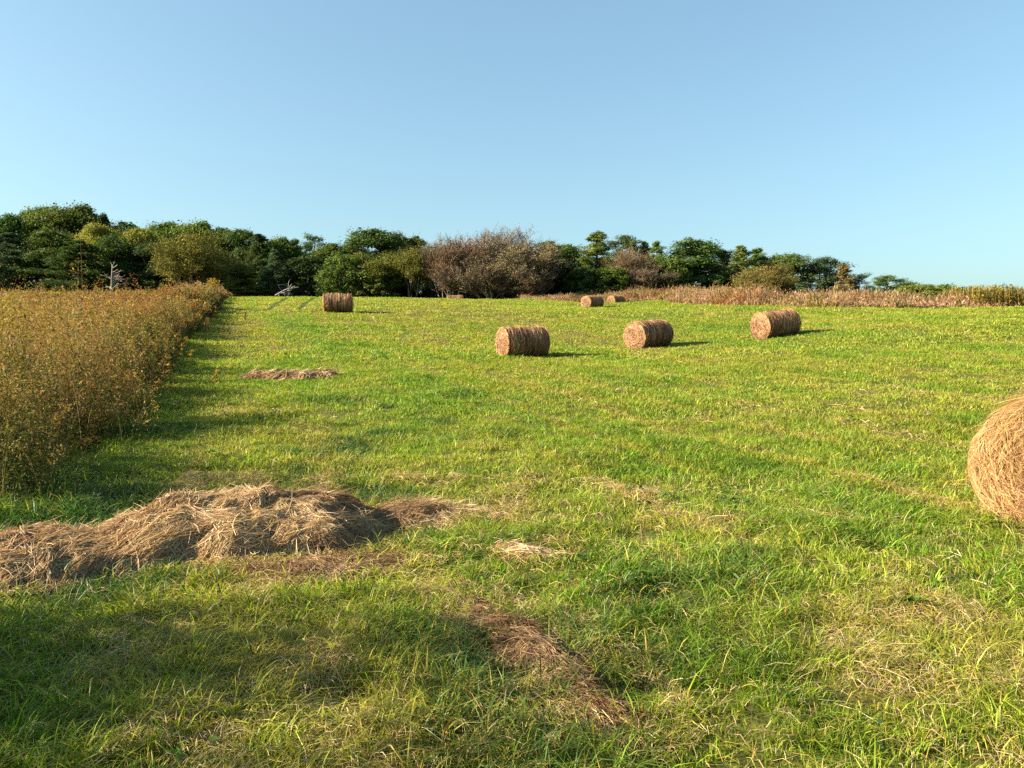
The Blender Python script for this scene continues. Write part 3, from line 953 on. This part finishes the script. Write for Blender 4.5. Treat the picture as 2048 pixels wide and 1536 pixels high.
def make_pine(seed, flat_top=False, sparse=False):
    """10 m tall, about 5 m wide"""
    rng = np.random.default_rng(seed)
    tr, cr = Bag(), Bag()
    pts = limb((0, 0, -.3), (rng.normal(0, .25), rng.normal(0, .25), 9.6), .19, .03, tr, rng, BARK * .9, 8, 12, .015)
    cents, rads = [], []
    nb = 40 if sparse else 84
    for i in range(nb):
        f = (i + rng.uniform(0, 1)) / nb
        z0 = .6 + f * 8.8
        prof = ((1 - f) ** .8 * 2.7 + .22) if not flat_top else np.interp(f, [0, .3, .6, .85, 1], [1.9, 2.4, 2.9, 2.3, .8])
        Lb = prof * rng.uniform(.45, 1.12)
        a = i * 2.39996 + rng.normal(0, .5)
        p0 = np.array([np.interp(z0, pts[:, 2], pts[:, 0]), np.interp(z0, pts[:, 2], pts[:, 1]), z0])
        e = p0 + np.array([math.cos(a) * Lb, math.sin(a) * Lb, Lb * rng.uniform(-.12, .42)])
        bp = limb(p0, e, .045, .012, tr, rng, BARK, 4, 5)
        for q in np.linspace(.45, 1.02, 3 if Lb > 1.1 else 2):
            if rng.random() < .12: continue
            cents.append(p0 + (e - p0) * q + rng.normal(0, .12, 3) + np.array([0, 0, .1])); rads.append(rng.uniform(.4, .75) * (1 if flat_top else 1.08 - .55 * f))
    cents.append(np.array([pts[-1, 0], pts[-1, 1], 9.5])); rads.append(.4)
    clump_leaves(cr, cents, rads, 95, .10, rng, .72, [(1, 1, 1), (.8, .95, .95), (1.15, 1.1, .8)], .38, .5)
    return tr.build('trunk', M_BARK, link=False, smooth=True), cr.build('crown', M_LEAF, link=False)


def make_bare(seed, leafy=.5, spread=1.0):
    """10 m tall multi-stemmed tree of fine twigs with few brown leaves left"""
    rng = np.random.default_rng(seed)
    tr, cr = Bag(), Bag()
    stems = []
    tips = []

    def grow(p, d, L, r, lv):
        nseg = 3
        pts = [p]
        for _ in range(nseg):
            d = norm(d + rng.normal(0, .13, 3) + np.array([0, 0, .09])); pts.append(pts[-1] + d * L / nseg)
        pts = np.array(pts)
        if lv <= 1:
            tr.tube(pts, np.linspace(r, r * .62, 4), np.array([.30, .24, .18]), 6 if lv == 0 else 4)
        else:
            stems.append((pts, r))
        if lv >= 4:
            tips.append(pts); return
        nk = {0: 5, 1: 6, 2: 6, 3: 6}[lv]
        for i in range(nk):
            q = rng.uniform(.35, 1.0) if i else 1.0
            ip = pts[0] + 0
            f = q * 3; a = int(min(2, f)); ip = pts[a] + (pts[a + 1] - pts[a]) * (f - a)
            nd = norm(d + rng.normal(0, .55 * spread, 3) * np.array([1, 1, .6]))
            if nd[2] < -.1: nd[2] *= -.5
            grow(ip, nd, L * rng.uniform(.52, .8), r * .52, lv + 1)
    for i in range(5):
        a = i * 1.26 + rng.normal(0, .3)
        d = norm(np.array([math.cos(a) * .42 * spread, math.sin(a) * .42 * spread, 1]))
        grow(np.array([math.cos(a) * .3, math.sin(a) * .3, -.2]), d, rng.uniform(3.2, 4.2), .10, 0)
    P = np.array([s[0] for s in stems]); R = np.array([s[1] for s in stems])
    n = len(P)
    sd = norm(np.cross(norm(P[:, -1] - P[:, 0]), rvec(n, rng)))
    R = np.maximum(R * 2.0, .032)
    cr.ribbons(P, sd, R[:, None] * np.array([[1, .9, .8, .55]]), pick([(.8, .72, .62), (1, .9, .8), (.6, .55, .5)], n, rng))
    tp = np.array(tips); m = int(len(tp) * 3.2 * leafy)
    ii = rng.integers(0, len(tp), m); q = rng.integers(0, 4, m)
    c = tp[ii, q] + rng.normal(0, .12, (m, 3))
    a = rvec(m, rng); b = norm(np.cross(a, rvec(m, rng))); s = .06 * rng.lognormal(0, .3, (m, 1))
    cr.leaves(c, a * s, b * s * .6, pick([(.92, .9, .72), (.8, .75, .62), (1.0, 1.0, .75)], m, rng))
    allz = np.concatenate([v[:, 2] for v in cr.v]); f = 10 / allz.max()
    for B in (tr, cr): B.v = [v * f for v in B.v]
    return tr.build('trunk', M_BARK, link=False, smooth=True), cr.build('crown', M_TWIG, link=False)


PROTO = {
    'oak': [make_broadleaf(s) for s in (501, 502, 503, 504)],
    'bush': [make_bush(s) for s in (571, 572)],
    'pine': [make_pine(s) for s in (511, 512, 513)],
    'flat': [make_pine(s, True) for s in (521, 522)],
    'thin': [make_pine(s, True, True) for s in (531,)],
    'bare': [make_bare(s, .9, .8) for s in (541, 542, 543)],
    'leafy': [make_bare(s, 1.9, 1.15) for s in (551, 552)],
}
WIDTH = dict(bush=9.0, oak=6.4, pine=5.0, flat=5.4, thin=5.4, bare=7.0, leafy=7.5)
NAME = dict(bush='broadleaf_shrub', oak='broadleaf_tree', pine='pine_tree', flat='pine_tree', thin='pine_tree', bare='bare_tree', leafy='sparse_tree')
CAT = dict(bush='shrub', oak='tree', pine='pine tree', flat='pine tree', thin='pine tree', bare='bare tree', leafy='tree')
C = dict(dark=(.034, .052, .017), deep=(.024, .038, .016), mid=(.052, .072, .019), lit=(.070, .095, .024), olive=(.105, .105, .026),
         yell=(.130, .145, .030), brown=(.115, .090, .036), rust=(.135, .11, .07), blue=(.034, .056, .030), twig=(.28, .215, .165),
         grey=(.36, .30, .27), tan=(.28, .215, .155), pine=(.048, .068, .022))
TREES = [
    # u, top row, width px, depth, kind, colour, label
    (14, 418, 90, 124, 'oak', 'dark', 'dark green tree standing at the left border of the photo, its crown cut off'),
    (62, 410, 90, 126, 'oak', 'mid', 'second tree from the left border on the skyline of the left wood'),
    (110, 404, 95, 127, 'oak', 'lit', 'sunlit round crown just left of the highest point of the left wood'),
    (163, 403, 105, 127, 'oak', 'mid', 'tallest rounded tree of the left wood, at its skyline peak'),
    (206, 422, 55, 125, 'pine', 'deep', 'narrow blackish pine just right of the tallest tree of the left wood'),
    (252, 435, 85, 126, 'oak', 'dark', 'dark tree filling the skyline dip between the wood peak and the next rise'),
    (302, 446, 75, 124, 'oak', 'olive', 'olive tinged tree low on the skyline above the dead snag side of the wood'),
    (348, 438, 90, 125, 'oak', 'mid', 'mid green skyline tree directly above the yellow olive tree with pale trunk'),
    (400, 437, 90, 125, 'oak', 'lit', 'lighter green skyline tree at the second rise of the left wood'),
    (446, 447, 80, 124, 'oak', 'mid', 'mid green tree where the left wood skyline starts sloping down to the right'),
    (486, 452, 75, 122, 'oak', 'dark', 'dark tree at the right shoulder of the left wood skyline'),
    (24, 462, 100, 114, 'pine', 'blue', 'layered dark pine in the front of the wood at the left border'),
    (88, 452, 95, 115, 'oak', 'mid', 'mid height green tree between the left border pine and the dark front pine'),
    (190, 438, 75, 116, 'oak', 'olive', 'olive tree standing out paler just below the skyline peak of the left wood'),
    (155, 476, 120, 109, 'pine', 'dark', 'dark green pine standing forward of the left wood, left of the dead snag'),
    (240, 462, 90, 114, 'oak', 'dark', 'dark tree right above the bare snag in the left wood'),
    (282, 450, 70, 115, 'oak', 'olive', 'yellow brown touched crown inside the wood right of the snag'),
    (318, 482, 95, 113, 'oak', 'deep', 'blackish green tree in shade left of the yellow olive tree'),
    (378, 460, 88, 103, 'leafy', 'yell', 'yellow olive airy tree with pale forked trunk at the corner of the field'),
    (438, 474, 78, 104, 'leafy', 'olive', 'olive green airy tree touching the right side of the pale trunked yellow tree'),
    (480, 528, 85, 105, 'pine', 'mid', 'low green pine at the upper left corner of the mown field'),
    (515, 465, 75, 112, 'pine', 'dark', 'dark pine on the skyline right of the left wood shoulder'),
    (548, 496, 62, 106, 'pine', 'blue', 'layered bluish pine in front of the wood, left of the lone bale'),
    (560, 470, 75, 115, 'oak', 'mid', 'mid green tree behind the layered bluish pine'),
    (590, 474, 70, 114, 'pine', 'dark', 'dark pine just left above the lone hay bale'),
    (624, 469, 70, 115, 'thin', 'mid', 'ragged thin topped pine above the lone hay bale'),
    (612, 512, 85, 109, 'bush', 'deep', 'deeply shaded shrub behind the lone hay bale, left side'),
    (662, 481, 80, 114, 'oak', 'mid', 'green tree in the low dip of the skyline above the lone bale'),
    (700, 482, 70, 114, 'oak', 'dark', 'dark tree left against the big domed tree of the middle'),
    (688, 510, 80, 104, 'bush', 'mid', 'green leafy shrub right behind the lone hay bale'),
    (757, 453, 120, 110, 'oak', 'dark', 'big dark domed tree, highest between the lone bale and the brown thicket'),
    (806, 460, 80, 112, 'oak', 'dark', 'dark crown behind the right flank of the big domed tree'),
    (745, 528, 90, 104, 'bush', 'mid', 'low green shrub at the foot of the big domed tree'),
    (770, 498, 76, 105, 'leafy', 'olive', 'olive brown sparse tree in front of the big domed tree'),
    (822, 466, 76, 103, 'leafy', 'yell', 'yellow olive sparse tree on the left flank of the brown thicket'),
    (888, 470, 100, 102, 'bare', 'tan', 'brown bare tree forming the left end of the large thicket'),
    (928, 464, 120, 104, 'bare', 'tan', 'brown bare tree of the thicket above the half hidden far bale'),
    (968, 445, 130, 106, 'bare', 'grey', 'pale greyish bare tree, tallest top of the brown thicket'),
    (1018, 453, 115, 106, 'bare', 'grey', 'greyish bare tree, second highest top of the thicket'),
    (1040, 482, 95, 101, 'leafy', 'rust', 'brown leafed tree in the right half of the thicket'),
    (1076, 502, 70, 101, 'bare', 'tan', 'rounded bare tree at the right end of the thicket'),
    (905, 520, 90, 100, 'bare', 'twig', 'low bare bush at the front left foot of the thicket'),
    (985, 515, 130, 99, 'bare', 'tan', 'low tangled bare bush at the front centre of the thicket'),
    (1058, 538, 75, 99, 'bare', 'twig', 'lowest bare bush at the front right foot of the thicket'),
    (1092, 476, 80, 113, 'oak', 'dark', 'dark green tree rising behind the right end of the brown thicket'),
    (1126, 483, 75, 113, 'oak', 'mid', 'green tree between the brown thicket and the tall pointed pine'),
    (1150, 486, 70, 112, 'leafy', 'brown', 'brownish sparse tree left of the tall pointed pine'),
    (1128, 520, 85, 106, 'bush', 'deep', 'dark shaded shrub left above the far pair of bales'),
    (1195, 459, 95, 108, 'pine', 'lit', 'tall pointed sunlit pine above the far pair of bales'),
    (1170, 535, 70, 103, 'bush', 'dark', 'low dark green shrub above the nearer far bale'),
    (1252, 469, 85, 114, 'flat', 'dark', 'dark broad pine behind the pinkish bare bush'),
    (1288, 479, 60, 114, 'pine', 'dark', 'narrow dark pine right of the broad pine behind the bare bush'),
    (1250, 486, 85, 105, 'bare', 'twig', 'pinkish grey bare tree right of the tall pointed pine'),
    (1278, 526, 85, 103, 'bare', 'twig', 'low purplish brown bare bush right of the pinkish bare tree'),
    (1222, 535, 80, 103, 'bush', 'mid', 'low green shrub between the pointed pine and the bare bush'),
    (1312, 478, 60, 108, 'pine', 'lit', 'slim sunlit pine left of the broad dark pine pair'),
    (1334, 515, 75, 105, 'bush', 'mid', 'low green shrub below the slim sunlit pine'),
    (1372, 471, 115, 108, 'oak', 'pine', 'broad dark lobed tree, highest right of the slim sunlit pine'),
    (1418, 486, 95, 110, 'flat', 'dark', 'dark spreading pine on the right flank of the broad lobed tree'),
    (1448, 497, 60, 114, 'pine', 'dark', 'dark pine in the notch right of the spreading pine'),
    (1480, 487, 85, 106, 'pine', 'lit', 'sunlit pointed pine in the middle of the right pine group'),
    (1512, 492, 70, 109, 'pine', 'pine', 'green pine touching the right side of the sunlit pointed pine'),
    (1528, 526, 72, 100, 'leafy', 'brown', 'twiggy brownish bush before the right pine group'),
    (1545, 504, 85, 110, 'oak', 'pine', 'rounded green crown right of the sunlit pointed pine'),
    (1585, 506, 105, 107, 'flat', 'pine', 'broad flat topped pine right of the twiggy brownish bush'),
    (1642, 513, 100, 108, 'flat', 'blue', 'flat topped dark pine with sky showing between its low branches'),
    (1688, 526, 60, 104, 'pine', 'brown', 'ragged brownish pine at the right end of the large pine group'),
    (1716, 546, 55, 106, 'thin', 'blue', 'thin sparse pine leaning out at the far right end of the pine group'),
    (1774, 549, 78, 100, 'flat', 'pine', 'small round topped pine standing alone right of the sky gap'),
    (1822, 562, 75, 102, 'flat', 'pine', 'low pine just right of the small lone round topped pine'),
    (1836, 569, 84, 59, 'bush', 'olive', 'low yellowish shrub rising out of the tall tan grass at right'),
    (1884, 570, 80, 98, 'bush', 'mid', 'last low green shrub on the skyline before the open sky at right'),
]
rng = np.random.default_rng(77)
protos = {}


def plant(kind, idx, name, loc, rz, sc, color):
    key = (kind, idx)
    if key not in protos:
        tm, cm = PROTO[kind][idx]
        r = empty(name, loc, rz, sc)
        t_ = bpy.data.objects.new('trunk', tm); COL.objects.link(t_); t_.parent = r
        c_ = bpy.data.objects.new('crown', cm); COL.objects.link(c_); c_.parent = r
        protos[key] = (r, t_, c_)
    else:
        r0, t0, c0 = protos[key]
        r = r0.copy(); COL.objects.link(r); r.name = name
        r.location = loc; r.rotation_euler = (0, 0, rz); r.scale = sc
        t_ = t0.copy(); COL.objects.link(t_); t_.parent = r
        c_ = c0.copy(); COL.objects.link(c_); c_.parent = r
    c_.color = (*[k * .60 for k in color], 1)
    return r


cnt = {}
for u, v, wpx, y, kind, colr, lab in TREES:
    p = at(u, v, y)
    
    zb = gz(p[0], y, False) - .05
    zb = min(zb, p[2] - (.5 if kind == 'bush' else .8) * wpx / F * y)
    H = max(1.2, p[2] - zb) * (1.02 if kind == 'bare' else 1.0)
    W = wpx / F * y * (1.3 if kind in ('pine', 'thin') else 1.12 if kind == 'flat' else .98 if kind == 'bare' else 1.28)
    i = cnt.get(kind, 0); cnt[kind] = i + 1
    f = 1 + rng.normal(0, .10)
    colv = tuple(np.clip(np.array(C[colr]) * f * (1 + rng.normal(0, .05, 3)), .008, .5) * (1.0 if kind == 'bare' else 2.4 if kind == 'leafy' else 2.5))
    o = plant(kind, i % len(PROTO[kind]), NAME[kind], (p[0], y, zb), rng.uniform(0, 2 * PI), (W / WIDTH[kind], W / WIDTH[kind], H / 10.0), colv)
    tag(o, lab, CAT[kind], 'trees along the far edge of the field')

# deep wood behind the front trees, reads as one dark mass
uw = Bag()
rng = np.random.default_rng(88)
cs, rs = [], []
for i in range(2500):
    side_ = rng.random() if i < 2000 else 2
    if side_ < .42:
        x = rng.uniform(-125, -38); y = rng.uniform(119, 136)
        top = 5 + 5.5 * rng.random()
    elif side_ < .6:
        x = rng.uniform(-125, -86) ; y = rng.uniform(60, 125); top = 11 + 4 * rng.random()
    elif side_ > 1:
        x = rng.uniform(-95, 34); y = rng.uniform(110, 117); top = 1.8
    else:
        x = rng.uniform(-40, 36); y = rng.uniform(116, 128); top = np.interp(x, [-40, -20, 20, 36], [7.5, 6.5, 5.0, 2.5])
    z = gz(x, y, False)
    cs.append(np.array([x, y, z + rng.uniform(0, 1) ** 1.3 * top])); rs.append(rng.uniform(.9, 1.7))
clump_leaves(uw, cs, rs, 60, .24, rng, .8, [(.05, .072, .02), (.04, .06, .02), (.07, .09, .025)], .6)
tag(uw.build('woodland', leaf_mat('wood_foliage', .25, .6, .2)), 'deep dark wood filling in behind the front trees', 'woodland', kind='stuff')

# ------------------------------------------------------------------ dead snag, brush, tall single weeds
rng = np.random.default_rng(99)


def snag():
    y = 56.0
    b = at(222, 612, y); b[2] = gz(b[0], b[1]) - .05
    o = empty('dead_tree', b); tag(o, 'small bleached dead tree with bare side branches rising from the meadow weeds', 'dead tree')
    tr = Bag(); B = []

    def nb():
        B.append(Bag()); return B[-1]
    grey = np.array([.42, .36, .29])
    H = at(228, 522, y)[2] - b[2]
    pts = limb((0, 0, 0), (.18, 0, H * .86), .08, .04, tr, rng, grey, 8, 9, .02)
    limb(pts[-1], pts[-1] + np.array([-.16, .02, H * .13]), .035, .012, nb(), rng, grey)
    limb(pts[-1], pts[-1] + np.array([.22, -.02, H * .14]), .035, .012, nb(), rng, grey)
    for i in range(20):
        z = rng.uniform(.36, .9) * H; sgn = 1 if rng.random() < .68 else -1
        L = rng.uniform(.5, 1.1) * (1.2 - .5 * z / H)
        p0 = np.array([.18 * z / (H * .86), 0, z])
        e = p0 + np.array([sgn * L * .85, rng.normal(0, .35) * L, L * rng.uniform(-.02, .4)])
        br = nb()
        q = limb(p0, e, .036, .014, br, rng, grey, 4, 6, .08)
        for _ in range(2):
            k = rng.integers(2, 5); limb(q[k], q[k] + np.array([sgn * .22, rng.normal(0, .12), rng.uniform(-.02, .2)]), .02, .012, br, rng, grey, 3, 4)
    p0 = np.array([.09, 0, .37 * H])
    br = nb()
    q = limb(p0, p0 + np.array([.75, .1, .42]), .04, .026, br, rng, grey, 5, 6, .05)
    limb(q[-1], q[-1] + np.array([.75, 0, .0]), .026, .008, br, rng, grey, 5, 6, .06)
    tr.build('trunk', M_BARK, o, True)
    for br in B: br.build('branch', M_BARK, o, True)


snag()


def brush():
    y = 99.0
    b = at(560, 597, y); b[2] = gz(b[0], b[1]) - .05
    o = empty('fallen_branches', b); tag(o, 'pale dead branches fallen at the foot of the dark wood, left of the lone bale', 'branches')
    g = Bag(); grey = np.array([.42, .38, .34])
    limb((-.6, 0, .5), (2.1, -.3, 1.55), .10, .04, g, rng, grey, 6, 8, .04)
    for i in range(16):
        p0 = np.array([rng.uniform(-.2, 1.7), 0, 0]); p0[2] = .5 + (p0[0] + .6) / 2.7
        limb(p0, p0 + np.array([rng.normal(.3, .6), rng.normal(-.3, .4), rng.normal(.1, .6)]), .05, .015, g, rng, grey, 4, 5, .1)
    g.build('branch', M_BARK, o, True)


brush()


def tall_weed(u, vt, vb, y, wpx, name, label, cat, headcol, leafcol, group=None, nst=7, headfrac=.3):
    b = at(u, vb, y); zb = gz(b[0], b[1]) - .05
    H = at(u, vt, y)[2] - zb; W = wpx / F * y * .5
    o = empty(name, (b[0], b[1], zb)); tag(o, label, cat, group)
    px = y / 759.0
    for i in range(nst):
        st, lf, hd = Bag(), Bag(), Bag()
        a = rng.uniform(0, 2 * PI); r = W * rng.uniform(.1, 1); h = H * rng.uniform(.78, 1.02)
        e = np.array([math.cos(a) * r, math.sin(a) * r, h])
        q = limb((e[0] * .35, e[1] * .35, 0), e, max(.006, px * .22), max(.004, px * .12), st, rng, np.array([.2, .15, .06]), 4, 6, .03)
        m = 26
        t = rng.uniform(.15, .85, m); c = np.array([np.interp(t, np.linspace(0, 1, 6), q[:, k]) for k in range(3)]).T + rng.normal(0, .06, (m, 3))
        aa = norm(rng.normal(size=(m, 3)) * np.array([1, 1, .4])); bb = norm(np.cross(aa, rvec(m, rng))); s = np.maximum(.05, px * .6) * rng.uniform(.6, 1.3, (m, 1))
        lf.leaves(c, aa * s, bb * s * .35, pick([leafcol], m, rng, .2))
        m = 40
        t = 1 - rng.uniform(0, 1, m) ** 1.5 * headfrac; c = np.array([np.interp(t, np.linspace(0, 1, 6), q[:, k]) for k in range(3)]).T + rng.normal(0, .05, (m, 3)) * (1.3 - (t - .7))[:, None]
        aa = rvec(m, rng); bb = norm(np.cross(aa, rvec(m, rng))); s = np.maximum(.03, px * .45) * rng.uniform(.6, 1.3, (m, 1))
        hd.leaves(c, aa * s, bb * s * .6, pick([headcol], m, rng, .2))
        so_ = st.build('stem', M_BARK, o); lf.build('foliage', M_WEED, so_); hd.build('flower_head', M_WEED, so_)  # last part is the head of each stem: goldenrod flowers, weed stalk seeds


YEL = (.62, .42, .03)
tall_weed(427, 556, 604, 62, 30, 'goldenrod', 'bright yellow goldenrod clump at the far corner where weeds meet the field', 'wildflower', YEL, (.2, .2, .04), nst=14, headfrac=.5)
tall_weed(20, 588, 760, 17, 40, 'goldenrod', 'tall yellow tinged goldenrod at the left border, rising above the near weeds', 'wildflower', (.50, .38, .04), (.24, .22, .045), nst=9, headfrac=.35)
for u, vt, w, lab in ((1966, 580, 16, 'shortest dark headed stalk at the left of the four by the right border'), (1988, 571, 16, 'second dark headed stalk from the left of the four by the right border'),
                      (2012, 567, 18, 'tallest dark headed stalk, third from the left by the right border'), (2036, 572, 16, 'dark headed stalk touching the right border of the photo')):
    tall_weed(u, vt, 612, 51.5, w, 'weed_stalk', lab, 'weed', (.09, .075, .06), (.24, .2, .05), 'dark seed stalks at the right border', nst=3, headfrac=.28)
gr_ = Bag()
n = 1600
x = rng.uniform(at(1940, 600, 52)[0], at(2140, 600, 52)[0], n); y = rng.uniform(51, 56, n); z = ground_z(x, y)
h = rng.uniform(.6, 1.5, n); t = np.linspace(0, 1, 3)
P = np.stack([x, y, z], 1)[:, None] + np.stack([rng.normal(0, .12, (n, 1)) * t, rng.normal(0, .12, (n, 1)) * t, h[:, None] * t], -1)
fa = rng.uniform(0, PI, n)
gr_.ribbons(P, np.stack([np.cos(fa), np.sin(fa), 0 * fa], 1), np.full((n, 3), .03), pick(W_GOLD + W_OLIVE, n, rng))
m = n * 12; k = rng.integers(0, n, m); tt = rng.uniform(.2, 1, (m, 1))
c = P[k, 0] + (P[k, 2] - P[k, 0]) * tt + rng.normal(0, .06, (m, 3)); a = rvec(m, rng); b = norm(np.cross(a, rvec(m, rng))); s = .055 * rng.lognormal(0, .3, (m, 1))
gr_.leaves(c, a * s, b * s * .5, pick(W_GOLD + W_OLIVE + W_GOLD, m, rng))
tag(gr_.build('yellow_weeds', M_WEED), 'mustard yellow weeds at the foot of the dark stalks by the right border', 'weeds', kind='stuff')

# ------------------------------------------------------------------ sky, sun, camera
SUN_EL, SUN_DIR = math.radians(24), np.array([-.985, -.15])
az = math.atan2(SUN_DIR[0], SUN_DIR[1])                 # from +Y, clockwise
w = bpy.data.worlds.new('World'); SC.world = w; w.use_nodes = True
nt = w.node_tree; nt.nodes.clear()
sky = nt.nodes.new('ShaderNodeTexSky'); sky.sky_type = 'NISHITA'; sky.sun_disc = False
sky.sun_elevation = SUN_EL; sky.sun_rotation = az
sky.air_density = 1.0; sky.dust_density = 2.0; sky.ozone_density = 1.0; sky.altitude = 0
bg = nt.nodes.new('ShaderNodeBackground'); bg.inputs['Strength'].default_value = .0725
wo = nt.nodes.new('ShaderNodeOutputWorld')
gm = nt.nodes.new('ShaderNodeGamma'); gm.inputs[1].default_value = .70      # softer roll-off of the whole sky's light
wb_ = nt.nodes.new('ShaderNodeMix'); wb_.data_type = 'RGBA'; wb_.blend_type = 'MULTIPLY'; wb_.inputs[0].default_value = 1
wb_.inputs[7].default_value = (.755, 1.0, 1.06, 1)
nt.links.new(sky.outputs[0], gm.inputs[0]); nt.links.new(gm.outputs[0], wb_.inputs[6]); nt.links.new(wb_.outputs[2], bg.inputs['Color']); nt.links.new(bg.outputs[0], wo.inputs[0])

sl = bpy.data.lights.new('sun', 'SUN'); sl.energy = 5.0; sl.angle = math.radians(.53); sl.color = (1, .87, .66)
so = bpy.data.objects.new('sun', sl); COL.objects.link(so)
import mathutils
dvec = mathutils.Vector((SUN_DIR[0] * math.cos(SUN_EL), SUN_DIR[1] * math.cos(SUN_EL), math.sin(SUN_EL)))
so.rotation_euler = dvec.to_track_quat('Z', 'Y').to_euler()
so.location = (-30, -10, 30)

cd = bpy.data.cameras.new('camera'); cd.sensor_width = 36; cd.lens = 36 * F / 2048; cd.clip_start = .05; cd.clip_end = 3000
co = bpy.data.objects.new('camera', cd); COL.objects.link(co)
co.location = (0, 0, CAMZ); co.rotation_euler = (PI / 2 - PITCH, 0, 0)
SC.camera = co

SC.view_settings.view_transform = 'Standard'; SC.view_settings.look = 'None'
SC.view_settings.exposure = 2.2; SC.view_settings.gamma = 1
SC.render.engine = 'CYCLES'
cy = SC.cycles
cy.max_bounces = 5; cy.diffuse_bounces = 3; cy.glossy_bounces = 1; cy.transmission_bounces = 3; cy.transparent_max_bounces = 4
cy.use_denoising = False
cy.use_adaptive_sampling = False
cy.caustics_reflective = False; cy.caustics_refractive = False
